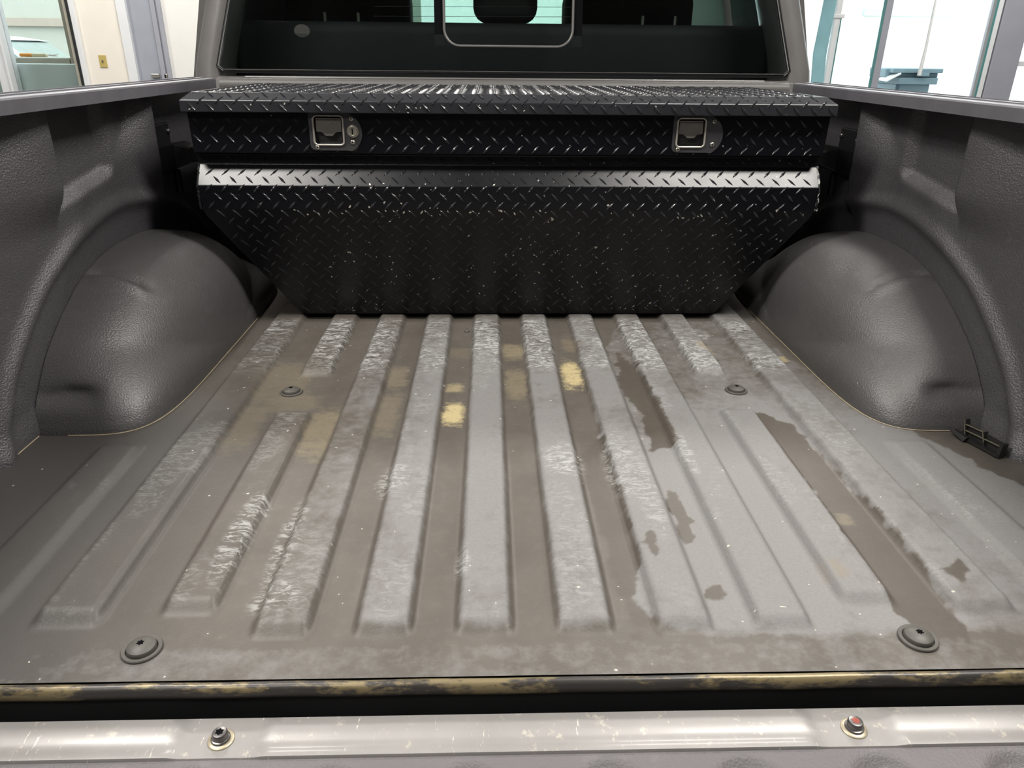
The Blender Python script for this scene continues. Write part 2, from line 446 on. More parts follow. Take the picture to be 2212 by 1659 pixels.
tag(sbox('wall_far_left', -7, -4.62, YB, YB + 0.15, GROUND, CEIL, 'white_wall'), 'white wall left of the office window', 'wall')
w4 = MB().box(-4.62, -4.3, YB + 0.03, YB + 0.042, GROUND, CEIL).build('window_4', 'roomglass'); struct(w4, 'narrow pane at the far left edge', 'window')
# middle, in front of the truck: glazed
w2 = MB().box(-1.35, 2.95, YB + 0.03, YB + 0.042, GROUND, CEIL).build('window_2', 'roomglass')
struct(w2, 'large showroom pane ahead of the truck', 'window')
MB().box(2.95, 3.0, YB - 0.04, YB, GROUND, CEIL).build('mullion', 'alu_white', w2, bevel=0.004)
MB().box(3.0, 3.008, YB - 0.045, YB - 0.038, GROUND, 0.93).build('gasket', 'teal', w2)
MB().box(2.93, 3.03, YB - 0.05, YB + 0.05, 0.93, 0.96).build('clamp', 'alu_white', w2, bevel=0.004)
w3 = MB().box(3.008, 4.345, YB + 0.03, YB + 0.042, GROUND, CEIL).build('window_3', 'roomglass')
struct(w3, 'glass partition pane in front of the grey copier', 'window')
MB().box(3.355, 3.377, YB - 0.045, YB - 0.038, GROUND, CEIL).build('gasket', 'teal', w3)
MB().box(3.377, 3.437, YB - 0.05, YB - 0.01, GROUND, CEIL).build('mullion', 'alu', w3, bevel=0.004)
MB().box(4.345, 4.363, YB - 0.045, YB - 0.038, GROUND, CEIL).build('gasket', 'teal', w3)
MB().box(4.363, 4.405, YB - 0.05, YB - 0.01, GROUND, CEIL).build('mullion', 'alu_white', w3, bevel=0.004)
MB().box(4.405, 4.415, YB - 0.03, YB + 0.1, GROUND, CEIL).build('mullion', 'trimgrey', w3)
tag(sbox('wall_column', 4.415, 4.665, YB - 0.06, YB + 0.15, GROUND, CEIL, 'alu', 0.006), 'pale lavender column at the right edge', 'column')
w5 = MB().box(4.665, 7, YB + 0.03, YB + 0.042, GROUND, CEIL).build('window_5', 'roomglass'); struct(w5, 'glass pane right of the lavender column', 'window')
MB().box(4.665, 7, YB - 0.02, YB + 0.08, 0.56, 0.60).build('rail', 'alu_white', w5)
MB().box(4.665, 7, YB - 0.02, YB + 0.08, 0.80, 0.83).build('rail', 'alu_white', w5)
# office behind the right-hand glass
ob = MB().box(3.0, 9.5, 11.5, 11.6, GROUND, 2.4).build('wall_office', 'white_wall'); struct(ob, 'white office wall behind the copier', 'wall')
MB().box(5.5, 9.5, 11.47, 11.5, 1.18, 1.27).build('band', 'teal_pale', ob)
cord = MB().tube([(3.76, YB - 0.12, 1.6), (3.76, YB - 0.12, 0.95), (3.762, YB - 0.12, 0.7), (3.755, YB - 0.12, 0.48)], [0.008, 0.010, 0.012, 0.018], 8).build('blind_wand', 'paper', bevel=0)
tag(cord, 'white blind wand hanging at the glass above the copier', 'blind wand')
# cloth strip beside the cab
cb = MB(); ring = []
for k in range(12):
    z = GROUND + 0.4 + k * 0.22; wv = 0.012 * math.sin(k * 2.1)
    xa = 2.82 - 0.0 * k + wv; xb = 2.93 + 0.6 * wv
    ring.append([(xa, YB - 0.05, z), (0.5 * (xa + xb), YB - 0.075 - wv, z), (xb, YB - 0.05, z), (xb, YB - 0.03, z), (xa, YB - 0.03, z)])
tag(cb.loft(ring).build('curtain', 'teal_soft', angle=60), 'narrow teal curtain hanging right of the cab', 'curtain')

# copier
cp = thing('copier', (5.0, 9.0, GROUND), 'grey office copier with an open white tray behind the glass', 'copier')
MB().box(4.82, 5.23, 8.8, 9.3, GROUND, 0.33).build('cabinet', 'printer', cp, bevel=0.01)
MB().box(4.815, 4.86, 8.79, 8.8, GROUND + 0.1, 0.33).build('cabinet_vent', 'printer_d', cp)
MB().box(4.80, 5.27, 8.72, 9.3, 0.33, 0.405).build('paper_unit', 'printer', cp, bevel=0.008)
MB().box(4.80, 5.27, 8.75, 9.3, 0.405, 0.455).build('scanner', 'printer_d', cp, bevel=0.006)
MB().box(4.70, 5.30, 8.7, 9.3, 0.455, 0.505).build('document_lid', 'printer', cp, bevel=0.01)
MB().box(5.0, 5.13, 8.68, 8.72, 0.42, 0.46).build('control_panel', 'printer', cp, bevel=0.005)
MB().loft([[(4.63, 8.66, 0.36), (4.78, 8.66, 0.44), (4.78, 8.9, 0.45), (4.63, 8.9, 0.37)], [(4.63, 8.66, 0.375), (4.78, 8.66, 0.455), (4.78, 8.9, 0.465), (4.63, 8.9, 0.385)]]).build('output_tray', 'paper', cp)
MB().box(4.66, 4.80, 8.8, 9.2, 0.405, 0.50).build('finisher', 'printer', cp, bevel=0.01)

# switch plate
sw = thing('wall_switch', (-3.396, YB, 0.531), 'ivory switch plate on the beige wall', 'wall switch')
MB().box(-3.428, -3.364, YB - 0.007, YB, 0.481, 0.581).build('plate', 'ivory', sw, bevel=0.003)
MB().box(-3.401, -3.391, YB - 0.018, YB - 0.007, 0.522, 0.54).build('toggle', 'trimgrey', sw, bevel=0.002)

# things behind the office window
tag(MB().box(-4.42, -3.66, YB + 0.12, YB + 0.17, GROUND, 0.505).build('partition', 'partition', bevel=0.01), 'frosted grey-green partition behind the office window', 'partition')
tag(MB().box(-4.8, -3.81, YB + 0.25, YB + 0.55, GROUND, 0.552).build('stone_ledge', 'ledge', bevel=0.01), 'pale ledge above the frosted partition', 'ledge')
st = thing('brush', (-4.05, YB + 0.36, 0.556), 'brush with an orange grip and pale handle on the ledge', 'brush')
MB().tube([(-4.30, YB + 0.36, 0.572), (-4.295, YB + 0.36, 0.572), (-4.19, YB + 0.36, 0.572), (-4.185, YB + 0.36, 0.572)], [0.008, 0.016, 0.016, 0.013], 10).build('grip', 'orange', st)
MB().box(-4.185, -4.06, YB + 0.34, YB + 0.38, 0.557, 0.585).build('handle', 'wood', st, bevel=0.006)
bb = MB()
for k in range(14):
    bb.tube([(-4.06 + 0.003 * k, YB + 0.345 + 0.002 * k, 0.57), (-4.03 + 0.006 * k, YB + 0.345 + 0.002 * k, 0.562 + 0.028 * random.random())], 0.003, 4)
bb.build('bristles', 'paper', st)
# car behind the pane, standing in for a reflection in the glass
car = thing('parked_car', (-8.4, 12.2, GROUND), 'pale blue car parked outside the office window', 'car')
def side_prism(pts, y0, y1, inset=0.0):
    zmin = min(p[1] for p in pts)
    a = [(x, y0 + inset * max(0, z - zmin), z) for x, z in pts]; b_ = [(x, y1 - inset * max(0, z - zmin), z) for x, z in pts]
    return MB().loft([a, b_])
cx0 = -8.4
side_prism([(cx0 - 2.2, -0.55), (cx0 + 2.2, -0.55), (cx0 + 2.25, -0.2), (cx0 + 2.1, 0.12), (cx0 + 1.1, 0.28), (cx0 - 2.1, 0.33), (cx0 - 2.25, 0.0)], 11.3, 13.1).build('body', 'carpaint', car, bevel=0.05)
side_prism([(cx0 - 2.0, 0.30), (cx0 + 1.72, 0.30), (cx0 + 1.18, 0.72), (cx0 + 0.7, 0.78), (cx0 - 1.5, 0.74)], 11.4, 13.0, 0.25).build('cabin', 'carglass', car, bevel=0.03)
side_prism([(cx0 - 1.6, 0.735), (cx0 + 1.2, 0.735), (cx0 + 0.7, 0.80), (cx0 - 1.5, 0.77)], 11.47, 12.93, 0.1).build('roof', 'carpaint', car, bevel=0.015)
MB().tube([(cx0 + 1.80, 11.40, 0.30), (cx0 + 1.2, 11.50, 0.745)], 0.035, 8).build('windshield_pillar', 'carpaint', car)
MB().tube([(cx0 + 0.6, 11.37, 0.30), (cx0 + 0.55, 11.48, 0.745)], 0.03, 8).build('door_pillar', 'carpaint', car)
for wx in (cx0 - 1.4, cx0 + 1.4):
    for wy in (11.32, 12.9):
        MB().lathe([(0.2, -0.1), (0.33, -0.09), (0.34, 0), (0.33, 0.09), (0.2, 0.1)], (wx, wy, GROUND + 0.34), axis=1).build('wheel', 'tyre', car)
fa = MB().box(-16, -1.5, 17, 17.3, GROUND, 4.0).build('facade', 'facade'); tag(fa, 'grey-green building across the lot beyond the car', 'building')  # backdrop put in so the pane does not show bright sky
MB().box(-16, -1.5, 16.9, 17.0, 1.05, 1.2).build('cornice', 'tan', fa)
gr = sbox('ground_outside', -20, 14, 13, 30, GROUND - 0.1, GROUND, 'tilefloor'); tag(gr, 'pavement outside the showroom', 'ground')
gl_ = sbox('ground_outside_left', -20, -7.15, 6.7, 13, GROUND - 0.1, GROUND, 'tilefloor'); tag(gl_, 'pavement under the parked car', 'ground')

# ceiling lamps
def lamp(x, y, sx, sy, lab):
    t = thing('ceiling_light', (x, y, CEIL - 0.03), lab, 'ceiling light', 'ceiling light panels')
    f = MB()
    for a in (-1, 1):
        f.box(x + a * sx / 2 - 0.02, x + a * sx / 2 + 0.02, y - sy / 2 - 0.02, y + sy / 2 + 0.02, CEIL - 0.03, CEIL)
        f.box(x - sx / 2 + 0.02, x + sx / 2 - 0.02, y + a * sy / 2 - 0.02, y + a * sy / 2 + 0.02, CEIL - 0.03, CEIL)
    f.build('frame', 'lampframe', t)
    MB().add([(x - sx / 2 + 0.02, y - sy / 2 + 0.02, CEIL - 0.014), (x + sx / 2 - 0.02, y - sy / 2 + 0.02, CEIL - 0.014), (x + sx / 2 - 0.02, y + sy / 2 - 0.02, CEIL - 0.014), (x - sx / 2 + 0.02, y + sy / 2 - 0.02, CEIL - 0.014)], [(3, 2, 1, 0)]).build('diffuser', 'lamp', t)
LAB = 'recessed white ceiling light panel above the truck'
for yy in (0.30, 3.3):
    lamp(-1.30, yy, 0.62, 0.55, LAB); lamp(1.04, yy, 0.62, 0.55, LAB); lamp(1.66, yy, 0.62, 0.55, LAB)
lamp(-1.30, -1.7, 0.62, 0.55, LAB); lamp(-1.95, 0.30, 0.62, 0.55, LAB); lamp(-4.2, 4.9, 0.62, 0.55, LAB); lamp(-2.4, 5.5, 0.62, 0.55, LAB); lamp(4.2, 5.2, 0.62, 0.55, LAB)  # lamps after the first are added to brighten the right well and front wall

# ================================================================== THE TRUCK
TR = thing('pickup_truck', (0, 0, GROUND), 'grey pickup truck seen over its open tailgate into a black-lined bed', 'pickup truck')

# ---- bed floor: pressed ribs
BL = 1.64
XH = 0.858
xs = np.linspace(-XH, XH, 440); ys = np.linspace(0.006, BL, 380)
GX, GY = np.meshgrid(xs, ys, indexing='ij')
RIBS = []
for i in range(10):
    c = (i - 4.5) * 0.1205
    if i in (0, 9): RIBS.append((math.copysign(0.562, c), 0.030, 0.044, 0.100, 2.0))
    elif i in (1, 8): RIBS += [(c, 0.025, 0.038, 0.118, 0.655), (c, 0.025, 0.038, 0.845, 2.0)]
    else: RIBS.append((c, 0.0255, 0.0385, 0.076, 2.0))
for s in (-1, 1): RIBS.append((s * 0.690, 0.026, 0.042, 0.09, 0.535))
def rib_field(X, Y):
    h = np.zeros_like(X)
    for c, wt, wb, y0, y1 in RIBS:
        dx = np.abs(X - c); e = 0.03
        a = sm((wb - dx) / (wb - wt)); b_ = sm((Y - (y0 - e * 0.5)) / e) * sm(((y1 + e * 0.5) - Y) / e)
        h = np.maximum(h, a * b_)
    return h
R = rib_field(GX, GY)
amp = 0.0135 * (1 - 0.45 * sm((np.abs(GX) - 0.62) / 0.04))
GZ = R * amp + 0.0008 * (fbm(GX * 6 + 9, GY * 6 + 3, 5) - 0.5)

def poly_sd(P, X, Y):
    P = np.array(P); n = len(P); d = np.full(X.shape, 1e9); ins = np.zeros(X.shape, bool)
    for i in range(n):
        a = P[i]; b_ = P[(i + 1) % n]; ab = b_ - a
        t = np.clip(((X - a[0]) * ab[0] + (Y - a[1]) * ab[1]) / (ab @ ab), 0, 1)
        d = np.minimum(d, np.hypot(X - a[0] - t * ab[0], Y - a[1] - t * ab[1]))
        c = ((a[1] > Y) != (b_[1] > Y)) & (X < (b_[0] - a[0]) * (Y - a[1]) / (b_[1] - a[1] + 1e-12) + a[0])
        ins ^= c
    return np.where(ins, -d, d)
wob = (fbm(GX * 40, GY * 40, 21) - 0.5) * 0.030
def region(P, soft=0.006): return sm(0.5 - (poly_sd(P, GX, GY) + wob) / (2 * soft))
FILM = [(0.269, 1.17), (0.603, 1.205), (0.629, 0.947), (0.734, 0.562), (0.80, 0.40), (0.84, 0.322), (0.84, 0.045), (0.576, 0.045), (0.512, 0.06), (0.406, 0.05), (0.338, 0.046), (0.3, 0.062), (0.219, 0.054), (0.195, 0.064), (0.138, 0.087), (0.118, 0.133), (0.123, 0.183), (0.153, 0.193), (0.145, 0.535), (0.144, 0.727)]
DARK = [[(0.239, 0.978), (0.272, 0.894), (0.274, 0.683), (0.279, 0.53), (0.23, 0.51), (0.235, 0.643), (0.22, 0.794)],
        [(0.222, 0.386), (0.246, 0.382), (0.24, 0.259), (0.222, 0.244), (0.22, 0.343)],
        [(0.452, 0.661), (0.505, 0.62), (0.522, 0.338), (0.524, 0.212), (0.52, 0.02), (0.453, 0.06), (0.452, 0.192), (0.455, 0.352), (0.455, 0.531)],
        [(0.155, 0.233), (0.172, 0.25), (0.186, 0.223), (0.17, 0.200)], [(0.22, 0.16), (0.246, 0.152), (0.244, 0.132), (0.222, 0.134)],
        [(0.547, 0.166), (0.583, 0.195), (0.58, 0.156), (0.555, 0.14)], [(0.115, 0.05), (0.10, 0.5), (0.145, 0.55), (0.15, 0.2), (0.125, 0.13), (0.15, 0.09)]]
lf = fbm(GX * 9, GY * 5, 31)
side = sm((GX + 0.45) / 0.35)                       # ribs on the left stay browner
near = sm((1.15 - GY) / 0.5)
film = R * (0.16 + 0.52 * side) * (0.55 + 0.75 * lf) * (0.75 + 0.35 * near)
fr = region(FILM) * (0.36 + 0.32 * sm((0.95 - GY) / 0.45)) * (0.5 + 1.0 * lf)
film = np.maximum(film, fr)
dk = np.zeros_like(film)
for P in DARK: dk = np.maximum(dk, region(P, 0.004))
film = film * (1 - 0.92 * dk)
film = np.maximum(film * (1 - 0.6 * sm((0.08 - GY) / 0.03)), 0.33 * sm((0.075 - GY) / 0.03) * (0.7 + 0.6 * lf) * sm((GX + 0.75) / 0.3))
dirt = np.clip(dk * 0.9 + (1 - R) * 0.35 * sm((fbm(GX * 14, GY * 3, 41) - 0.42) / 0.2), 0, 1)
bare = 0.85 * sm((-0.36 - GX + 0.12 * (lf - 0.5)) / 0.30) * sm((0.85 - GY) / 0.3)  # darkens the floor base towards the left, near the sill
tan = np.zeros_like(film); tanmax = np.zeros_like(film)
for cx_, cy_, rx, ry, a in [(-0.124, 0.661, 0.026, 0.062, 1.0), (0.122, 0.845, 0.027, 0.09, 1.0), (0.003, 0.979, 0.032, 0.06, 0.6), (0.003, 0.80, 0.03, 0.10, 0.55),
                            (0.145, 1.02, 0.035, 0.06, 0.5), (-0.361, 0.584, 0.045, 0.12, 0.55), (-0.49, 0.80, 0.09, 0.14, 0.38), (0.449, 0.985, 0.026, 0.04, 0.6),
                            (0.608, 0.93, 0.022, 0.025, 0.75), (-0.25, 0.66, 0.03, 0.12, 0.42), (-0.25, 0.83, 0.03, 0.07, 0.5), (-0.44, 0.71, 0.07, 0.05, 0.36),
                            (-0.50, 0.62, 0.04, 0.14, 0.35), (-0.12, 0.97, 0.035, 0.04, 0.3), (-0.125, 0.78, 0.025, 0.03, 0.7), (0.475, 0.30, 0.014, 0.02, 0.5), (0.40, 0.17, 0.02, 0.025, 0.5)]:
    d = (np.abs((GX - cx_) / rx) ** 4 + np.abs((GY - cy_) / ry) ** 4) ** 0.25 + wob * 14; w_ = sm((1.25 - d) / 0.9)
    tan = np.maximum(tan, w_); tanmax = np.maximum(tanmax, a * sm((1.6 - d) / 0.9))
tan *= (1 - 0.75 * R * (np.abs(GX - 0.449) > 0.05))
scuff = R * sm((GY - 0.80) / 0.10) * sm((1.19 - GY) / 0.06) * (0.35 + 1.1 * sm((fbm(GX * 12, GY * 9, 51) - 0.38) / 0.3))
scuff = np.maximum(scuff, R * 0.2 * sm((fbm(GX * 16, GY * 6, 61) - 0.55) / 0.12))
for cx_, cy_, rx, ry, a in [(-0.405, 0.25, 0.018, 0.10, 1.0), (-0.40, 0.33, 0.018, 0.04, 0.9), (-0.207, 0.409, 0.03, 0.05, 0.8), (0.07, 0.46, 0.035, 0.06, 0.9), (-0.32, 0.13, 0.035, 0.03, 0.9),
                            (-0.335, 0.25, 0.02, 0.12, 0.8), (0.46, 1.09, 0.03, 0.04, 1.0), (0.165, 0.45, 0.03, 0.12, 0.7), (0.28, 0.48, 0.012, 0.08, 0.7), (-0.09, 0.2, 0.01, 0.04, 0.8), (0.19, 0.36, 0.02, 0.12, 0.6)]:
    d = np.hypot((GX - cx_) / rx, (GY - cy_) / ry); scuff = np.maximum(scuff, 0.72 * a * sm((1.2 - d) / 0.6))
V = np.stack([GX, GY, GZ], -1).reshape(-1, 3)
bed_floor = raw('bed_floor', V, grid_faces(len(xs), len(ys)), 'floor', TR, angle=60,
                attrs=dict(film=np.clip(film, 0, 1).ravel(), tan=tan.ravel(), tanmax=tanmax.ravel(), scuff=np.clip(scuff, 0, 1).ravel(), dirt=dirt.ravel(), bare=bare.ravel()))
tag(bed_floor, 'ribbed bed floor with scuffed chalky ribs and tan dust')

# bolts in the floor
def bed_bolt(x, y, z, r):
    m = MB()
    m.lathe([(r * 1.36, -0.002), (r * 1.36, 0.0022), (r * 1.31, 0.0034), (r * 1.15, 0.0036), (r * 1.06, 0.0030), (r * 1.03, 0.0002), (r * 0.98, 0.0002), (r * 1.00, 0.0052), (r * 0.94, 0.0072), (r * 0.72, 0.0094), (r * 0.40, 0.0108), (r * 0.22, 0.0112)], (x, y, z), n=36)
    pts = []
    for k in range(12):
        a = 2 * math.pi * k / 12; rr = r * (0.27 if k % 2 else 0.17); pts.append((x + rr * math.cos(a), y + rr * math.sin(a)))
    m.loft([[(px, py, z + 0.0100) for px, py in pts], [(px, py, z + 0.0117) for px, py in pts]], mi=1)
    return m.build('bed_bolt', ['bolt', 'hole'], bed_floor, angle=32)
for bx_, by_ in ((-0.453, 0.0529), (0.453, 0.0529), (-0.453, 0.759), (0.453, 0.759)): bed_bolt(bx_, by_, 0.0, 0.0165)
bed_bolt(-0.109, 1.113, -0.004, 0.006)

# rolled sill lip at the tailgate end
XS = 0.80
prof = [(0.0052, -0.004), (0.0040, -0.0005), (0.0010, 0.0006), (-0.0030, -0.0012), (-0.0055, -0.006), (-0.0058, -0.0125), (-0.0040, -0.0165), (0.004, -0.018), (0.008, -0.010)]
xl = np.linspace(-XS, XS, 60)
m = MB().loft([[(x, y + 0.0004 * math.sin(40 * x), z) for y, z in prof] for x in xl])
m.build('sill_lip', 'lip', TR, angle=60)
m = MB().box(-XS, XS, 0.004, 0.02, -0.16, -0.012).box(-XS, XS, -0.028, 0.01, -0.075, -0.07)  # second box is an added dark ledge blocking light in the tailgate gap
tag(m.build('sill_face', 'dark_void', TR), 'black recessed face under the worn sill')

# ---- bed side walls with pressed pockets
ARCH_H = np.array([(0.578, -0.004), (0.586, 0.025), (0.600, 0.047), (0.617, 0.067), (0.667, 0.119), (0.740, 0.166), (0.836, 0.214), (0.935, 0.237), (1.0, 0.243), (1.06, 0.244)])
YC = 1.06
def arch_curve(pts, n):
    full = np.vstack([pts, np.stack([2 * YC - pts[-2::-1, 0], pts[-2::-1, 1]], 1)])
    L = np.r_[0, np.cumsum(np.hypot(*np.diff(full, axis=0).T))]; t = np.linspace(0, L[-1], n)
    A = np.stack([np.interp(t, L, full[:, 0]), np.interp(t, L, full[:, 1])], 1)
    k = np.ones(7) / 7
    for _ in range(2):
        B = A.copy(); B[3:-3, 0] = np.convolve(A[:, 0], k, 'valid'); B[3:-3, 1] = np.convolve(A[:, 1], k, 'valid'); A = B
    return A
BEAD = arch_curve(np.array([(0.476, -0.01), (0.483, 0.01), (0.516, 0.070), (0.565, 0.133), (0.653, 0.201), (0.727, 0.247), (0.847, 0.291), (0.96, 0.315), (1.06, 0.322)]), 160)

def wall_off(Y, Z):
    o = np.zeros_like(Y)
    d = np.full(Y.shape, 1e9)
    for b_ in BEAD: d = np.minimum(d, np.hypot(Y - b_[0], Z - b_[1]))
    o += 0.0135 * np.exp(-(d / 0.017) ** 2)
    # saw-tooth pillars: swell towards the cab, then drop back
    def pillar(y0, y1, z0, z1, a):
        zz = sm((Z - z0) / (z1 - z0)); st_ = y0 + 0.10 * sm((Z - 0.40) / 0.12)
        return a * sm((Y - st_) / (y1 - st_)) * sm((y1 + 0.012 - Y) / 0.012) * zz
    o += pillar(0.55, 0.800, 0.315, 0.40, 0.030)
    o += pillar(1.06, 1.232, 0.23, 0.36, 0.034)
    # pocket with an up-facing ledge
    lz = 0.358 + 0.13 * (Y - 0.85)
    px_ = np.maximum(np.abs(Y - 0.935) - 0.105, 0); pz_ = np.maximum(lz + 0.022 - Z, 0)
    dd = np.hypot(px_, pz_)
    o -= 0.020 * (1 - sm(dd / 0.030)) * sm((Z - 0.30) / 0.03)
    # recess behind the second pillar for the tie-down
    o -= 0.014 * sm((Y - 1.235) / 0.012) * sm((Z - 0.30) / 0.1)
    # lower flank swells to meet the floor
    o += 0.010 * sm((0.05 - Z) / 0.05)
    o += 0.004 * (fbm(Y * 5, Z * 7, 71) - 0.5)
    return o
WY = np.linspace(-0.01, BL, 300); WZ = np.linspace(-0.01, 0.555, 110)
YY, ZZ = np.meshgrid(WY, WZ, indexing='ij')
OFF = wall_off(YY, ZZ)
arch = arch_curve(ARCH_H, 150)
for s, nm in ((-1, 'left'), (1, 'right')):
    X = s * (0.864 - OFF)
    V = np.stack([X, YY, ZZ], -1).reshape(-1, 3)
    wl = raw('bed_side_wall', V, grid_faces(len(WY), len(WZ), flip=(s > 0)), 'wall', TR, angle=70)
    tag(wl, 'black pressed bed wall on the ' + nm + ' with an arched bead')
    # wheel well
    TT = np.linspace(0.0, math.pi / 2, 46)
    vv = []
    for A in arch:
        up = A[1] / 0.244
        n_ = 2.5 + 3.5 * (1 - sm(up * 1.8))
        for t in TT:
            S = math.sin(t) ** (2 / n_) if t > 0 else 0.0; Pp = math.cos(t) ** (2 / n_) if t < math.pi / 2 - 1e-9 else 0.0
            y = YC + (A[0] - YC) * S; z = A[1] * S; p = 0.212 * Pp
            # crease near the top and hollow near the floor, both towards the tailgate
            if y < YC:
                edge = sm((0.135 - p) / 0.04) * sm((p - 0.004) / 0.02)
                g1 = math.exp(-((y - 0.862) / 0.010) ** 2) * (S > 0.8)
                g1b = -0.6 * math.exp(-((y - 0.842) / 0.012) ** 2) * (S > 0.8)
                z -= 0.012 * (g1 + g1b) * edge
                g2 = math.exp(-((z - 0.060) / 0.013) ** 2) * sm((0.120 - p) / 0.05) * sm((p - 0.005) / 0.02) * sm((S - 0.5) / 0.3)
                y += 0.017 * g2
                g3 = math.exp(-((y - 0.97) / 0.05) ** 2 - ((p - 0.13) / 0.035) ** 2) * (S > 0.7)
                z -= (0.007 if s > 0 else 0.004) * g3
            vv.append((s * (0.862 - p), y, max(z, -0.006)))
    wm = raw('wheel_well', vv, grid_faces(len(arch), len(TT), flip=(s < 0)), 'well', TR, angle=70)
    tag(wm, 'rounded black wheel well on the ' + nm + ' side of the bed')
    # sealer line along its foot
    foot = []
    for t in np.linspace(0.02, math.pi / 2 - 0.02, 40):
        S = math.sin(t) ** (2 / 6.0); Pp = math.cos(t) ** (2 / 6.0)
        foot.append((s * (0.862 - 0.212 * Pp - 0.001), YC + (0.578 - YC) * S - 0.001, 0.001))
    foot = [(s * (0.862 - 0.213), 1.30, 0.001)] + foot
    MB().tube(foot, 0.0011, 6).build('seam', 'seam', wm)
    MB().tube([(s * 0.850, 0.02, 0.001), (s * 0.852, 0.30, 0.001), (s * 0.853, 0.47, 0.001), (s * 0.853, 0.575, 0.001)], 0.0011, 6).build('seam', 'seam', wl)

    # ---- rail cap
    ry = np.linspace(-0.01, 1.60, 40)
    pr = [(0.800, 0.5345), (0.7985, 0.5560), (0.8000, 0.5590), (0.8030, 0.5600), (0.812, 0.5605), (0.8135, 0.5565), (0.826, 0.5565), (0.8275, 0.5618), (0.838, 0.5618), (0.8395, 0.5570),
          (0.853, 0.5570), (0.8545, 0.5628), (0.868, 0.5618), (0.880, 0.557), (0.884, 0.54), (0.87, 0.5345)]
    m = MB().loft([[(s * x, y, z) for x, z in pr] for y in ry])
    rl = m.build('bed_rail_cap', 'rail', TR, angle=30)
    tag(rl, 'black plastic rail cap along the ' + nm + ' bed wall')
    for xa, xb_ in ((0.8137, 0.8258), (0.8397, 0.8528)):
        MB().box(min(s * xa, s * xb_), max(s * xa, s * xb_), 0.0, 1.59, 0.556, 0.5574).build('groove_strip', 'strip', rl)  # dark inlays added to make the rail grooves read deeper
    # ---- outer fender skin
    fp = [(0.884, 0.545), (0.93, 0.535), (0.965, 0.48), (0.985, 0.35), (0.99, 0.1), (0.975, -0.15), (0.96, -0.3), (0.945, -0.3), (0.96, 0.1), (0.95, 0.35), (0.93, 0.47), (0.885, 0.51)]
    MB().loft([[(s * x, y, z) for x, z in fp] for y in np.linspace(-0.01, 1.66, 12)]).build('fender', 'paint', TR, angle=40)

    # ---- tie-down bracket on the recessed panel
    xw = 0.874
    def bxs(mb, xa, xb, *r): return mb.box(min(s * xa, s * xb), max(s * xa, s * xb), *r)
    br = bxs(MB(), xw - 0.006, xw + 0.004, 1.285, 1.405, 0.335, 0.462).build('tie_down_plate', 'black', TR, bevel=0.004)
    tag(br, 'black bolted tie-down plate on the ' + nm + ' bed wall')
    hk = MB()
    hk.loft([[(s * (xw - 0.004), 1.30, 0.345), (s * (xw - 0.004), 1.385, 0.345), (s * (xw - 0.004), 1.385, 0.412), (s * (xw - 0.004), 1.30, 0.412)],
             [(s * (xw - 0.05), 1.30, 0.362), (s * (xw - 0.05), 1.385, 0.362), (s * (xw - 0.05), 1.380, 0.420), (s * (xw - 0.05), 1.305, 0.420)],
             [(s * (xw - 0.085), 1.31, 0.375), (s * (xw - 0.085), 1.38, 0.375), (s * (xw - 0.085), 1.378, 0.410), (s * (xw - 0.085), 1.312, 0.410)],
             [(s * (xw - 0.125), 1.315, 0.380), (s * (xw - 0.125), 1.375, 0.380), (s * (xw - 0.125), 1.375, 0.412), (s * (xw - 0.125), 1.315, 0.412)]])
    hk.build('hook_arm', 'black', br, bevel=0.004)
    MB().lathe([(0.010, 0), (0.010, 0.05), (0.007, 0.055)], (s * (xw - 0.035), 1.335, 0.30), axis=2, n=12).build('threaded_stud', 'black', br)
    for (by_, bz_) in ((1.300, 0.436), (1.392, 0.441)):
        MB().lathe([(0.0065, 0), (0.0065, 0.003), (0.004, 0.006), (0.002, 0.0065)], (s * (xw - 0.006), by_, bz_), axis=0, sign=-s, n=14).build('bolt', 'steelbolt', br)

# small oval plug low on the right wall, behind the box
MB().lathe([(0.012, 0), (0.012, 0.003), (0.008, 0.005)], (0.876, 1.335, 0.255), axis=0, sign=-1, n=18).build('wall_plug', 'bolt', TR)

# ---- bulkhead at the cab end
bh = MB().loft([[(x, 1.645, 0.0), (x, 1.645, 0.50), (x, 1.628, 0.515), (x, 1.618, 0.532), (x, 1.618, 0.549), (x, 1.625, 0.557), (x, 1.640, 0.560), (x, 1.652, 0.558), (x, 1.66, 0.55), (x, 1.66, 0.0)] for x in np.linspace(-0.797, 0.797, 20)])
tag(bh.build('bulkhead', 'bulkgrey', TR, angle=50), 'grey bulkhead rail between the bed and the cab')
MB().box(-0.74, 0.74, 1.660, 1.69, 0.5575, 0.564).build('bulkhead_trim', 'trimgrey', TR, bevel=0.003)
MB().box(-0.884, 0.884, 1.641, 1.66, -0.05, 0.50).build('bulkhead_panel', 'wall', TR)

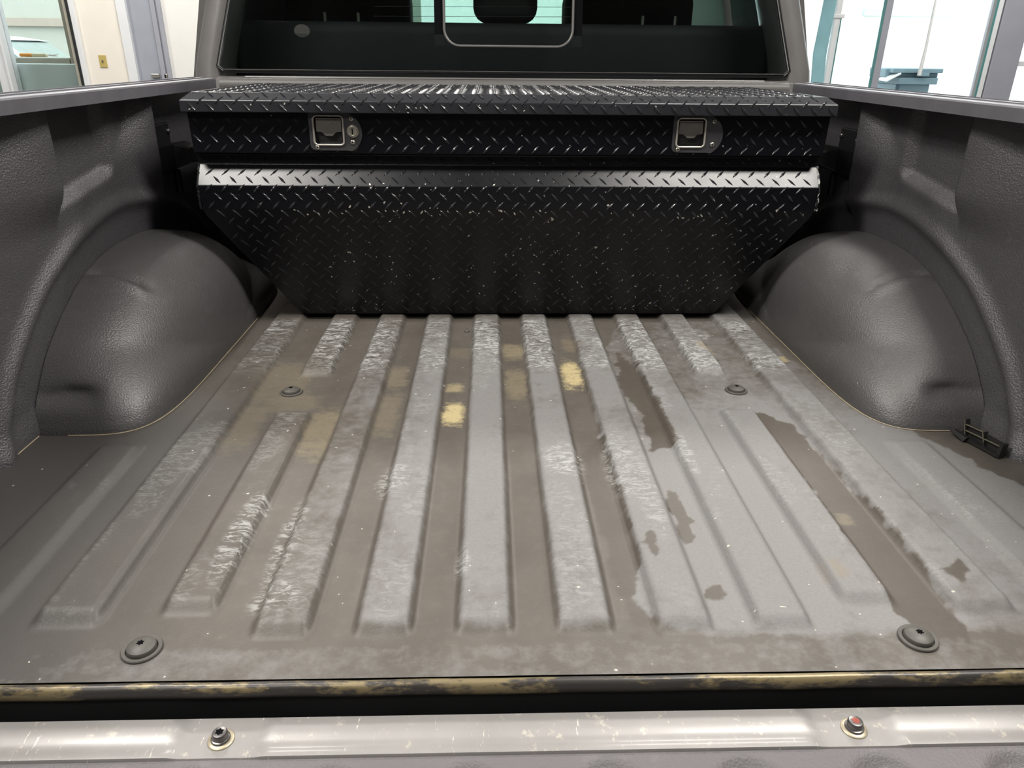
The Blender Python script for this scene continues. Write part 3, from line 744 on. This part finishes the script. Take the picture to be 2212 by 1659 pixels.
# ---- cab: rear panel, pillars, roof, sides
YG0 = 1.735
def gy(z): return YG0 + 0.16 * (z - 0.57)
def gx(z): return 0.832 - 0.270 * (z - 0.575)       # half width of the glass opening
ZB, ZT = 0.574, 0.97
for s in (-1, 1):
    rings = []
    for z in np.linspace(0.42, 1.06, 16):
        a = gx(min(max(z, ZB), ZT)); y = gy(z)
        pr = [(a - 0.012, y + 0.03), (a - 0.002, y + 0.004), (a + 0.006, y - 0.004), (a + 0.030, y - 0.010), (a + 0.055, y - 0.006), (a + 0.072, y + 0.012), (a + 0.083, y + 0.05), (a + 0.092, y + 0.13), (a + 0.095, y + 0.30), (a + 0.04, y + 0.30)]
        rings.append([(s * px, py, z) for px, py in pr])
    pl = MB().loft(rings).build('cab_pillar', 'paint', TR, angle=50)
    tag(pl, 'grey painted cab corner pillar on the ' + ('left' if s < 0 else 'right'))
    MB().tube([(s * (gx(z) + 0.085), gy(z) + 0.075, z) for z in np.linspace(0.43, 1.02, 10)], 0.0035, 6).build('body_seam', 'seal', pl)
lowp = MB().loft([[(x, 1.70, 0.30), (x, gy(0.5) - 0.012, 0.50), (x, gy(0.553) - 0.010, 0.553), (x, gy(0.562) + 0.004, 0.562), (x, gy(0.562) + 0.03, 0.562), (x, 1.80, 0.30)] for x in np.linspace(-0.87, 0.87, 8)])
lowp.build('cab_rear_panel', 'paint', TR, angle=40)
MB().loft([[(x, gy(ZT) - 0.006, ZT), (x, gy(1.03), 1.03), (x, gy(1.06) + 0.06, 1.07), (x, gy(ZT) + 0.08, ZT)] for x in np.linspace(-0.80, 0.80, 8)]).build('cab_header', 'paint', TR, angle=40)
MB().loft([[(x, 1.80, 1.05), (x, 1.80, 1.075 - 0.03 * (x / 0.8) ** 2), (x, 2.6, 1.10 - 0.03 * (x / 0.8) ** 2), (x, 3.35, 1.06 - 0.03 * (x / 0.8) ** 2), (x, 3.35, 1.03)] for x in np.linspace(-0.80, 0.80, 9)]).build('cab_roof', 'paint', TR, angle=40)
for s in (-1, 1):
    sd = MB()
    def panel(y0, y1, z0, z1):
        a0 = 0.985 - 0.24 * max(0, z0 - 0.55); a1 = 0.985 - 0.24 * max(0, z1 - 0.55)
        sd.loft([[(s * a0, y0, z0), (s * (a0 - 0.05), y0, z0), (s * (a0 - 0.05), y1, z0), (s * a0, y1, z0)], [(s * a1, y0, z1), (s * (a1 - 0.05), y0, z1), (s * (a1 - 0.05), y1, z1), (s * a1, y1, z1)]])
    panel(1.95, 4.05, -0.35, 0.55)
    if s > 0:
        panel(1.95, 2.545, 0.55, 1.06); panel(2.64, 3.35, 0.55, 1.06); panel(2.545, 2.64, 0.90, 1.06)
    else:
        panel(1.95, 3.35, 0.55, 1.06)
    sd.build('cab_side', 'paint', TR)
MB().box(-0.94, 0.94, 1.80, 4.05, -0.38, -0.33).build('cab_floor', 'cabin', TR)
dsh = MB().loft([[(x, 3.55, 0.2), (x, 3.5, 0.50), (x, 3.62, 0.56), (x, 4.05, 0.56), (x, 4.05, 0.2)] for x in np.linspace(-0.93, 0.93, 5)])
dsh.build('dashboard', 'cabin', TR)
ws = MB().loft([[(x, 3.35, 1.05), (x, 4.05, 0.56), (x, 4.055, 0.563), (x, 3.355, 1.053)] for x in np.linspace(-0.86, 0.86, 5)])
ws.build('windshield', 'windshield', TR)
MB().box(-0.95, 0.95, 4.05, 5.6, -0.3, 0.46).build('hood', 'paint', TR, bevel=0.06)
MB().tube([(0, 3.49, 0.97), (0, 3.46, 0.90)], 0.008, 6).box(-0.11, 0.11, 3.42, 3.45, 0.885, 0.95).build('inside_mirror', 'cabin', TR)

# seats
def cushion(name, x0, x1, y0, y1, z0, z1, parent, bev=0.04, mat='seat'):
    return MB().box(x0, x1, y0, y1, z0, z1).build(name, mat, parent, bevel=bev, seg=4, angle=60)
rb = cushion('rear_bench', -0.86, 0.86, 1.98, 2.14, 0.05, 0.716, TR, 0.035)
tag(rb, 'black rear bench backrest behind the tinted glass')
cushion('headrest', -0.101, 0.103, 1.99, 2.10, 0.715, 0.90, rb, 0.045)
for s in (-1, 1):
    for px in (0.455, 0.560):
        MB().tube([(s * px - 0.012, 2.03, 0.70), (s * px - 0.012, 2.03, 0.742)], 0.0045, 8).build('headrest_post', 'bright', rb)
for s, xa, xb in ((-1, -0.925, -0.375), (1, 0.262, 0.80)):
    fs_ = cushion('front_seat', xa, xb, 2.78, 2.98, -0.1, 0.87, TR, 0.05)
    tag(fs_, 'black front seat back on the ' + ('left' if s < 0 else 'right'))
    cxh = (xa + xb) / 2
    cushion('headrest', cxh - 0.14, cxh + 0.14, 2.82, 2.94, 0.86, 1.01, fs_, 0.045)

# rear glass: fixed panes and the slider in the middle
def quad_glass(name, pts, mat, parent, th=0.004):
    a = [(x, gy(z), z) for x, z in pts]; b_ = [(x, gy(z) + th, z) for x, z in pts]
    return MB().loft([a, b_]).build(name, mat, parent)
SX0, SX1, SZ0 = -0.180, 0.190, 0.6465
rw = quad_glass('rear_window', [(-gx(ZB), ZB), (SX0 - 0.028, ZB), (SX0 - 0.028, ZT), (-gx(ZT), ZT)], 'glass', TR)
tag(rw, 'dark tinted rear window of the cab')
quad_glass('fixed_pane', [(SX1 + 0.028, ZB), (gx(ZB), ZB), (gx(ZT), ZT), (SX1 + 0.028, ZT)], 'glass', rw)
quad_glass('lower_pane', [(SX0 - 0.028, ZB), (SX1 + 0.028, ZB), (SX1 + 0.028, SZ0), (SX0 - 0.028, SZ0)], 'glass', rw)
quad_glass('slider_pane', [(SX0, SZ0), (SX1, SZ0), (SX1, ZT), (SX0, ZT)], 'slideglass', rw)
for (a, b_) in ((SX0 - 0.028, SX0), (SX1 + 0.004, SX1 + 0.028)):
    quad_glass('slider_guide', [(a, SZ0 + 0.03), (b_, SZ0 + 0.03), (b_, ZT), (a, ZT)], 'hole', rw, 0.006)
path = []
r = 0.045
for k in range(9):
    t = math.pi + k * math.pi / 16; path.append((SX0 + r + r * math.cos(t), SZ0 + r + r * math.sin(t)))
for k in range(9):
    t = 1.5 * math.pi + k * math.pi / 16; path.append((SX1 - r + r * math.cos(t), SZ0 + r + r * math.sin(t)))
path = [(SX0, ZT)] + path + [(SX1, ZT)]
MB().tube([(x, gy(z) - 0.004, z) for x, z in path], 0.0040, 8).build('slider_frame', 'trimgrey', rw, angle=60)
MB().tube([(x, gy(z) - 0.003, z) for x, z in [(-gx(ZT), ZT), (-gx(ZB) , ZB + 0.012), (-gx(ZB) + 0.012, ZB), (gx(ZB) - 0.012, ZB), (gx(ZB), ZB + 0.012), (gx(ZT), ZT)]], 0.0055, 8).build('window_seal', 'seal', rw, angle=60)
MB().tube([(x, gy(z) - 0.010, z) for x, z in [(-gx(ZT) + 0.004, ZT), (-gx(ZB) + 0.004, ZB + 0.016), (-gx(ZB) + 0.018, ZB + 0.005), (gx(ZB) - 0.018, ZB + 0.005), (gx(ZB) - 0.004, ZB + 0.016), (gx(ZT) - 0.004, ZT)]], 0.0013, 6).build('seal_edge', 'trimgrey', rw, angle=60)
for z in (0.722, 0.7475, 0.775, 0.803, 0.83):
    MB().tube([(SX0 - 0.20, gy(z) + 0.006, z), (SX1 + 0.004, gy(z) + 0.006, z + 0.004)], 0.0006, 5).build('defroster_wire', 'seal', rw)
stk = MB()
stk.loft([[(-0.586 + 0.0225 * math.cos(a), gy(0.682) - 0.0006, 0.682 + 0.017 * math.sin(a)) for a in np.linspace(0, 2 * math.pi, 24, endpoint=False)],
          [(-0.586 + 0.0225 * math.cos(a), gy(0.682) - 0.0012, 0.682 + 0.017 * math.sin(a)) for a in np.linspace(0, 2 * math.pi, 24, endpoint=False)]])
stk.build('round_sticker', 'sticker', rw)

# ---- lowered tailgate
tx = np.linspace(-0.78, 0.78, 261)
def rim_dip(x):
    d = abs(abs(x) - 0.335); return float(sm((0.052 - d) / 0.016))
rp = [(-0.018, -0.050), (-0.0195, -0.029), (-0.022, -0.0262), (-0.030, -0.0252), (-0.046, -0.0250), (-0.0495, -0.0268), (-0.061, -0.0272), (-0.0635, -0.0262), (-0.0695, -0.0268), (-0.0715, -0.0310), (-0.0715, -0.05)]
rings = []
for x in tx:
    k = rim_dip(x); rr = []
    for j, (y, z) in enumerate(rp):
        if 2 <= j <= 8:
            z = z * (1 - k) + (-0.0285) * k
            if j <= 3: y -= 0.004 * k
        rr.append((x, y, z))
    rings.append(rr)
tg = MB().loft(rings).build('tailgate', 'tgpaint', TR, angle=40)
tag(tg, 'lowered tailgate with a scratched grey painted rim')
lx = np.linspace(-0.78, 0.78, 320); ly = np.linspace(-0.56, -0.0705, 130)
LX, LY = np.meshgrid(lx, ly, indexing='ij')
LZ = np.full_like(LX, -0.030)
for k in range(-5, 6):
    c = -0.0015 + (k + 0.5) * 0.140 - 0.002
    dy = np.clip(LY, -0.45, -0.118); d = np.hypot(LX - c, LY - dy)
    LZ -= 0.010 * sm((0.046 - d) / 0.022)
lin = raw('liner_panel', np.stack([LX, LY, LZ], -1).reshape(-1, 3), grid_faces(len(lx), len(ly)), 'tgliner', tg, angle=60)
tag(lin, 'grainy grey tailgate liner with pressed hollows')
MB().box(-0.78, 0.78, -0.57, -0.018, -0.10, -0.048).build('tailgate_shell', 'paint', tg, bevel=0.004)
for x, rust in ((-0.335, False), (0.336, True)):
    c = (x, -0.0475, -0.0285)
    bo = MB().lathe([(0.0135, -0.002), (0.0135, 0.0012), (0.0125, 0.0020), (0.0095, 0.0024)], c, n=32).build('washer', 'washer', tg)
    mm = MB().lathe([(0.0098, 0.002), (0.0100, 0.0036), (0.0094, 0.0046), (0.0082, 0.0050), (0.0080, 0.0100), (0.0070, 0.0116), (0.0050, 0.0120)], c, n=32)
    pts = []
    for k in range(12):
        a = 2 * math.pi * k / 12; rr = 0.0046 if k % 2 else 0.0032; pts.append((c[0] + rr * math.cos(a), c[1] + rr * math.sin(a)))
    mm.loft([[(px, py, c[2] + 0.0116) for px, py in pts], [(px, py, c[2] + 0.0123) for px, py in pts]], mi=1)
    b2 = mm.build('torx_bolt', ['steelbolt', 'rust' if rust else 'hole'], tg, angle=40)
    if rust: tag(b2, 'tailgate bolt with a rusty socket')

# ================================================================== THE TOOLBOX
TB = thing('toolbox', (0, 1.36, 0.0135), 'black diamond-plate toolbox standing across the front of the bed', 'toolbox')
YBK = 1.59
RINGS = [(1.115, 0.511, 0.707), (1.115, 0.4215, 0.705), (1.140, 0.4165, 0.709), (1.140, 0.3955, 0.709), (1.105, 0.3520, 0.706), (1.108, 0.2985, 0.7045), (1.112, 0.2835, 0.699), (1.207, 0.0155, 0.531)]
LATCHES = [(-0.4375, -0.3725, 0.4400, 0.5017), (0.3665, 0.4295, 0.4400, 0.5017)]
mb = MB()
# front, strip by strip; the first strip leaves openings for the latches
def strip(y0, z0, h0, y1, z1, h1): mb.add([(-h0, y0, z0), (h0, y0, z0), (h1, y1, z1), (-h1, y1, z1)], [(0, 3, 2, 1)])
(y0, z0, h0), (y1, z1, h1) = RINGS[0], RINGS[1]
zbk = [z0, LATCHES[0][3], LATCHES[0][2], z1]
for za, zb_ in zip(zbk[:-1], zbk[1:]):
    ha = h0 + (h1 - h0) * (z0 - za) / (z0 - z1); hb_ = h0 + (h1 - h0) * (z0 - zb_) / (z0 - z1)
    xm = [v for L_ in LATCHES for v in L_[:2]]
    ra = [-ha] + xm + [ha]; rb_ = [-hb_] + xm + [hb_]
    for k in range(5):
        if k in (1, 3) and abs(za - zbk[1]) < 1e-9: continue
        mb.add([(ra[k], y0, za), (ra[k + 1], y0, za), (rb_[k + 1], y1, zb_), (rb_[k], y1, zb_)], [(0, 3, 2, 1)])
for i in range(1, len(RINGS) - 1): strip(*RINGS[i], *RINGS[i + 1])
for i in range(len(RINGS) - 1):
    (ya, za, ha), (yb_, zb_, hb_) = RINGS[i], RINGS[i + 1]
    for s in (-1, 1):
        q = [(s * ha, ya, za), (s * hb_, yb_, zb_), (s * hb_, YBK, zb_), (s * ha, YBK, za)]
        mb.add(q, [(0, 1, 2, 3) if s < 0 else (3, 2, 1, 0)])
    mb.add([(-ha, YBK, za), (ha, YBK, za), (hb_, YBK, zb_), (-hb_, YBK, zb_)], [(0, 1, 2, 3)])
(y0, z0, h0) = RINGS[0]; mb.add([(-h0, y0, z0), (h0, y0, z0), (h0, YBK, z0), (-h0, YBK, z0)], [(0, 1, 2, 3)])
(y0, z0, h0) = RINGS[-1]; mb.add([(-h0, y0, z0), (h0, y0, z0), (h0, YBK, z0), (-h0, YBK, z0)], [(3, 2, 1, 0)])
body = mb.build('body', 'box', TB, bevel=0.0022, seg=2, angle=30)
# rough trimmed edges of the sheet at both ends
LH = 0.713; LY0, LY1 = 1.095, 1.61; ZL0, ZL1, ZL2 = 0.5078, 0.5315, 0.5475; CI = 0.017
def rect(h, ya, yb_, z): return [(-h, ya, z), (h, ya, z), (h, yb_, z), (-h, yb_, z)]
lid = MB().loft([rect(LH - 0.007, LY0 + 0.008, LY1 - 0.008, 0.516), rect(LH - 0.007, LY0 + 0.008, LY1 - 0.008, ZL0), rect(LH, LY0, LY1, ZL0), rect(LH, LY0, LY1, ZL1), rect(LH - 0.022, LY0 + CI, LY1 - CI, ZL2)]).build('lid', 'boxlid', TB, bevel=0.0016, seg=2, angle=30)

for s in (-1, 1):
    wb_ = [(s * (0.7065 + 0.0015 * random.random()), 1.105 + 0.0012 * k * (0.30 < z < 0.352) * 0 + (0.0 if z < 0.352 else (z - 0.352) * 0.8) + 0.002, z) for k, z in enumerate(np.linspace(0.300, 0.395, 26))]
    MB().tube(wb_, [0.0016 + 0.0022 * random.random() for _ in wb_], 6).build('weld_bead', 'chipped', body)
# ---- raised tread lugs, wrapped over the folded sheet
class Sheet:
    def __init__(s, pts):
        s.p = np.array(pts); d = np.diff(s.p, axis=0); s.l = np.hypot(d[:, 0], d[:, 1]); s.c = np.r_[0, np.cumsum(s.l)]; s.t = d / s.l[:, None]
    def at(s, q, h):
        k = int(np.clip(np.searchsorted(s.c, q, 'right') - 1, 0, len(s.l) - 1)); u = q - s.c[k]
        P = s.p[k] + s.t[k] * u; n = np.array([-s.t[k][1], s.t[k][0]])
        return P + n * h
LG, LW, LHH = 0.0285, 0.0066, 0.0023
def lug_mesh(sheet, q0, sgn, ang=46):
    """vertices of one lug centred at x = 0; sheet runs upwards, so its normal points out"""
    ca, sa = math.cos(math.radians(ang)), math.sin(math.radians(ang)) * sgn
    pts = []
    for t, w in ((-1, 0), (-0.55, 0.58), (0, 1), (0.55, 0.58), (1, 0), (0.55, -0.58), (0, -1), (-0.55, -0.58)): pts.append((t * LG / 2, w * LW / 2, -0.0003))
    for t, h in ((-0.62, 0.75), (0, 1.0), (0.62, 0.75)): pts.append((t * LG / 2, 0, h * LHH))
    V = []
    for a, b_, h in pts:
        x = a * ca - b_ * sa; q = a * sa + b_ * ca
        P = sheet.at(q0 + q, h); V.append((x, P[0], P[1]))
    F = [(0, 1, 8), (1, 2, 9, 8), (2, 3, 10, 9), (3, 4, 10), (4, 5, 10), (5, 6, 9, 10), (6, 7, 8, 9), (7, 0, 8)]
    return V, [f[::-1] for f in F]

def lug_row(sheet, q0, sgn, pitch, phase, half, skip=()):
    xsr = []
    n = int(2 * half / pitch) + 2
    for k in range(-n, n):
        x = (k + phase) * pitch
        if abs(x) > half - 0.010: continue
        if any(a - 0.008 < x < b_ + 0.008 for a, b_ in skip): continue
        xsr.append(x)
    return xsr

def put_row_parts(sheet, q0, sgn, pitch, phase, half, parent, skip=()):
    V, F = lug_mesh(sheet, q0, sgn); off = np.array(org_of(parent))
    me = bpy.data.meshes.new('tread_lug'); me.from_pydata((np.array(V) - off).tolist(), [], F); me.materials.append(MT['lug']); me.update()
    for x in lug_row(sheet, q0, sgn, pitch, phase, half, skip):
        o = link('tread_lug', me, parent, (x, 0, 0))

def put_rows_joined(rows, parent, name, label):
    m = MB()
    for sheet, q0, sgn, pitch, phase, half in rows:
        V, F = lug_mesh(sheet, q0, sgn)
        for x in lug_row(sheet, q0, sgn, pitch, phase, half): m.add([(a + x, b_, c) for a, b_, c in V], F)
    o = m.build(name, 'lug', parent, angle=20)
    for p in o.data.polygons: p.use_smooth = False
    tag(o, label, kind='stuff'); return o

lidS = Sheet([(LY0, ZL0), (LY0, ZL1), (LY0 + CI, ZL2), (LY1, ZL2)])
LATSKIP = [(-0.447, -0.332), (0.355, 0.468)]
put_row_parts(lidS, 0.0105, -1, 0.0385, 0.15, LH, lid)
put_row_parts(lidS, 0.0260, 1, 0.0385, 0.65, LH - 0.002, lid)
put_row_parts(lidS, 0.0400, -1, 0.0385, 0.15, LH - 0.016, lid)
rows = [(lidS, 0.0585 + 0.0195 * k, 1 if k % 2 == 0 else -1, 0.0385, 0.65 if k % 2 == 0 else 0.15, LH - 0.024) for k in range(24)]
put_rows_joined(rows, lid, 'lid_top_lugs', 'raised lugs over the top of the lid')
panS = Sheet([(1.115, 0.4215), (1.115, 0.511)])
put_row_parts(panS, 0.0100, 1, 0.0363, 0.40, 0.705, body, LATSKIP[:0])
put_row_parts(panS, 0.0298, -1, 0.0363, 0.90, 0.705, body, LATSKIP)
put_row_parts(panS, 0.0495, 1, 0.0363, 0.40, 0.705, body, LATSKIP)
put_row_parts(panS, 0.0690, -1, 0.0363, 0.90, 0.705, body, LATSKIP)
lowS = Sheet([(1.207, 0.0155), (1.112, 0.2835), (1.108, 0.2985), (1.105, 0.3520), (1.140, 0.3955), (1.140, 0.4165)])
QT = lowS.c[1]
put_row_parts(lowS, lowS.c[3] + 0.0350, 1, 0.0363, 0.20, 0.705, body)
rows = []
k = 0; q = lowS.c[3] + 0.0150
while q > 0.014:
    half = 0.706 if q > QT + 0.005 else 0.531 + (0.699 - 0.531) * (q - 0.010) / QT
    rows.append((lowS, q, -1 if k % 2 == 0 else 1, 0.0363, 0.70 if k % 2 == 0 else 0.20, half)); k += 1; q -= 0.0196
rows.append((lowS, lowS.c[4] + 0.008, -1, 0.0363, 0.70, 0.70))
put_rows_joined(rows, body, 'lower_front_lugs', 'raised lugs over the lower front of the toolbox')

# ---- paint chips showing raw metal, mostly along the bend
cm = MB()
def chip(sheet, x, q, r, el, h):
    n = random.randint(5, 7); ph = random.random() * 6.28; rot = random.choice((0.8, -0.8)) + random.uniform(-0.3, 0.3); top = []; bot = []
    for k in range(n):
        a = ph + 2 * math.pi * k / n; rr = r * random.uniform(0.55, 1.2); u = rr * math.cos(a) * el; w = rr * math.sin(a)
        uu = u * math.cos(rot) - w * math.sin(rot); ww = u * math.sin(rot) + w * math.cos(rot)
        qq = min(max(q + ww, 0.001), sheet.c[-1] - 0.001)
        for lst, hh in ((top, h), (bot, -0.0002)):
            P = sheet.at(qq, hh); lst.append((x + uu, P[0], P[1]))
    cm.loft([bot, top])
for k in range(46):
    x = random.choice((random.uniform(-0.5, 0.0), random.uniform(-0.1, 0.64))); chip(lowS, x, QT + random.gauss(0.008, 0.010), random.uniform(0.0009, 0.0026), random.uniform(1.2, 2.6), 0.0006)
for k in range(10): chip(lowS, random.uniform(-0.35, 0.3), lowS.c[3] + random.gauss(0.0, 0.006), random.uniform(0.0008, 0.002), 1.6, 0.0006)
for (cxk, qk, sx_, sq_, nk) in ((-0.40, 0.17, 0.06, 0.03, 16), (-0.25, 0.12, 0.05, 0.03, 10), (-0.36, 0.02, 0.04, 0.008, 10), (0.10, 0.20, 0.07, 0.02, 14), (0.25, 0.10, 0.10, 0.04, 14), (0.38, 0.07, 0.05, 0.03, 10), (0.30, 0.025, 0.06, 0.01, 8), (0.0, 0.05, 0.15, 0.03, 14), (-0.02, 0.15, 0.1, 0.04, 12), (0.55, 0.22, 0.05, 0.02, 8)):
    for k in range(nk): chip(lowS, random.gauss(cxk, sx_), min(max(random.gauss(qk, sq_), 0.006), QT), random.uniform(0.0006, 0.0017), random.uniform(1.2, 3.0), 0.0006)
for k in range(8): chip(panS, random.uniform(-0.68, 0.68), random.uniform(0.003, 0.085), random.uniform(0.0008, 0.0016), 1.3, 0.0006)
for k in range(14): chip(lidS, random.uniform(-0.70, 0.70), random.uniform(0.001, 0.02), random.uniform(0.0008, 0.0018), 1.8, 0.0006)
pc = cm.build('paint_chips', 'baremetal', body); tag(pc, 'silvery paint chips on the black plate', kind='stuff')

# ---- latches
def latch(x0, x1, z0, z1, key):
    yp = 1.115
    zc0, zt = z0 - 0.0115, 0.5095
    xl_, xd = x0 - 0.0095, x1 + 0.006
    lt = MB()
    # plate outline: square on the left, dome on the right
    out = [(xl_, zt)]
    r = 0.012
    for k in range(7): t = math.pi + k * math.pi / 12; out.append((xl_ + r + r * math.cos(t), zc0 + r + r * math.sin(t)))
    out.append((x1 + 0.006, zc0)); cxd = x1 - 0.004; czd = 0.5 * (zc0 + zt)
    for k in range(1, 14):
        t = -math.pi / 2 + 0.28 + k * (math.pi - 0.5) / 14; out.append((cxd + 0.0445 * math.cos(t), czd - 0.003 + 0.0435 * math.sin(t)))
    out.append((x1 + 0.012, zt))
    inn = []
    n = len(out)
    cxo, czo = (x0 + x1) / 2, (z0 + z1) / 2
    for (x, z) in out:
        dx, dz = x - cxo, z - czo; kk = max(abs(dx) / ((x1 - x0) / 2), abs(dz) / ((z1 - z0) / 2)); inn.append((cxo + dx / kk, czo + dz / kk))
    # face ring, outer wall
    V = [(x, yp - 0.0022, z) for x, z in out] + [(x, yp - 0.0022, z) for x, z in inn] + [(x, yp + 0.0003, z) for x, z in out]
    F = []
    for j in range(n):
        k2 = (j + 1) % n
        F.append((j, k2, n + k2, n + j)); F.append((j, 2 * n + j, 2 * n + k2, k2))
    lt.add(V, F)
    lo = lt.build('latch', 'latch', TB, angle=30)
    tag(lo, 'recessed paddle latch ' + ('with a key lock' if key else 'without a lock'))
    # raised bright rim round the opening
    pr = []
    r = 0.008
    for cxx, czz, st_ in ((x0 + r, z0 + r, math.pi), (x1 - r, z0 + r, 1.5 * math.pi), (x1 - r, z1 - r, 0), (x0 + r, z1 - r, 0.5 * math.pi)):
        for k in range(6): t = st_ + k * math.pi / 10; pr.append((cxx + r * math.cos(t), yp - 0.0025, czz + r * math.sin(t)))
    MB().tube(pr, 0.0022, 8, closed=True).build('rim', 'rim', lo, angle=60)
    # pan
    pd = 0.016
    V = []
    for (d, y) in ((0, yp - 0.0025), (0.004, yp + pd)):
        V += [(x0 + d, y, z0 + d), (x1 - d, y, z0 + d), (x1 - d, y, z1 - d), (x0 + d, y, z1 - d)]
    pan = MB().add(V, [(0, 4, 5, 1), (1, 5, 6, 2), (2, 6, 7, 3), (3, 7, 4, 0), (4, 7, 6, 5)])
    pan.build('pan', 'latch', lo)
    # paddle with its tongue
    pa, pb = x0 + 0.0055, x1 - 0.0055; pz1 = z1 - 0.007; pz0 = z0 + 0.0275; cxm = (pa + pb) / 2
    shape = [(pa, pz1), (pa, pz0), (cxm - 0.018, pz0), (cxm - 0.013, pz0 - 0.003), (cxm - 0.008, pz0 - 0.0080), (cxm + 0.008, pz0 - 0.0080), (cxm + 0.013, pz0 - 0.003), (cxm + 0.018, pz0), (pb, pz0), (pb, pz1)]
    def py(z): return yp + 0.0045 - 0.07 * (pz1 - z) - (0.003 if z < pz0 - 0.004 else 0)
    pdl = MB().loft([[(x, py(z), z) for x, z in shape], [(x, py(z) + 0.002, z) for x, z in shape]]).build('paddle', 'paddle', lo, angle=30)
    MB().tube([(pa, py(pz0), pz0), (pa, py(pz1), pz1), (pb, py(pz1), pz1), (pb, py(pz0), pz0)], 0.0009, 6).build('paddle_edge', 'bright', lo)
    for x, z in ((x0 + 0.005, z0 - 0.005), (x1 + 0.0185, z0 + 0.006), (x1 + 0.0185, 0.4953)):
        rv = MB().lathe([(0.0046, 0), (0.0046, 0.0012), (0.0036, 0.0021), (0.0016, 0.0021)], (x, yp - 0.0022, z), axis=1, sign=-1, n=18)
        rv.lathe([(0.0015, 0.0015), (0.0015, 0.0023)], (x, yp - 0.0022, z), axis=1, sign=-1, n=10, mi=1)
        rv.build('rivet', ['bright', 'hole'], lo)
    if key:
        c = (x1 + 0.0205, yp - 0.0022, 0.5 * (z0 + z1) - 0.0015)
        kc = MB().lathe([(0.0135, 0), (0.013, 0.002), (0.0115, 0.0022), (0.0112, 0.005), (0.0100, 0.0075), (0.0082, 0.0075), (0.0078, 0.0062)], c, axis=1, sign=-1, n=30)
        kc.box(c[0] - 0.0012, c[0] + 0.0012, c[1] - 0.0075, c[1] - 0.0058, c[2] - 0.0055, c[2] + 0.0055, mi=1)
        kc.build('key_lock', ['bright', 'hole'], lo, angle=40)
latch(*LATCHES[0], True)
latch(*LATCHES[1], False)

# ================================================================== LOOSE CLIP ON THE BED FLOOR
ck = thing('plastic_clip', (0.83, 0.53, 0.0), 'broken black plastic clip lying by the right wheel well', 'clip')
A0 = Vector((0.795, 0.562, 0.001)); B0 = Vector((0.820, 0.476, 0.001)); ax = (B0 - A0).normalized(); Lc = (B0 - A0).length
nrm = Vector((ax.y, -ax.x, 0)); nrm = nrm if nrm.x > 0 else -nrm
def cpt(u, h, d=0.0): return tuple(A0 + ax * u + nrm * (h * 0.25 + d) + Vector((0, 0, 0.001 + h)))
def cbar(mb, u0, h0, u1, h1, w=0.0035, d0=0.0, d1=0.010):
    du, dh = u1 - u0, h1 - h0; ln = math.hypot(du, dh); pu, ph = -dh / ln * w / 2, du / ln * w / 2
    ring = lambda d: [cpt(u0 + pu, h0 + ph, d), cpt(u1 + pu, h1 + ph, d), cpt(u1 - pu, h1 - ph, d), cpt(u0 - pu, h0 - ph, d)]
    mb.loft([ring(d0), ring(d1)])
pl_ = MB().loft([[cpt(0.004, 0.002, d), cpt(Lc, 0.002, d), cpt(Lc - 0.002, 0.022, d), cpt(0.012, 0.024, d)] for d in (0.006, 0.009)])
pl_.build('web', 'clip', ck)
fr_ = MB()
cbar(fr_, 0.0, 0.003, Lc, 0.003, 0.005, -0.004); cbar(fr_, Lc, 0.0, Lc - 0.002, 0.024, 0.006, -0.003)
fr_.build('base_flange', 'clip', ck)
ri = MB()
cbar(ri, 0.020, 0.004, 0.006, 0.032); cbar(ri, 0.060, 0.002, 0.046, 0.026)
ri.build('rib', 'clip', ck)
ed = MB()
cbar(ed, 0.010, 0.0245, 0.046, 0.0265, 0.0011, -0.0008, 0.002); cbar(ed, 0.014, 0.0150, Lc - 0.003, 0.0180, 0.0011, -0.0008, 0.002); cbar(ed, 0.019, 0.004, 0.006, 0.032, 0.0012, -0.0008, 0.0); cbar(ed, 0.055, 0.012, 0.046, 0.026, 0.0012, -0.0008, 0.0)
ed.build('worn_edge', 'clipedge', ck)
tg_ = MB().loft([[cpt(-0.006, 0.006, -0.010), cpt(0.028, 0.0, -0.012), cpt(0.030, 0.008, -0.010), cpt(0.0, 0.010, -0.008)], [cpt(-0.006, 0.006, 0.0), cpt(0.028, 0.0, 0.0), cpt(0.030, 0.008, 0.0), cpt(0.0, 0.010, 0.0)]])
tg_.build('tongue', 'clip', ck, bevel=0.001)

bpy.context.view_layer.update()
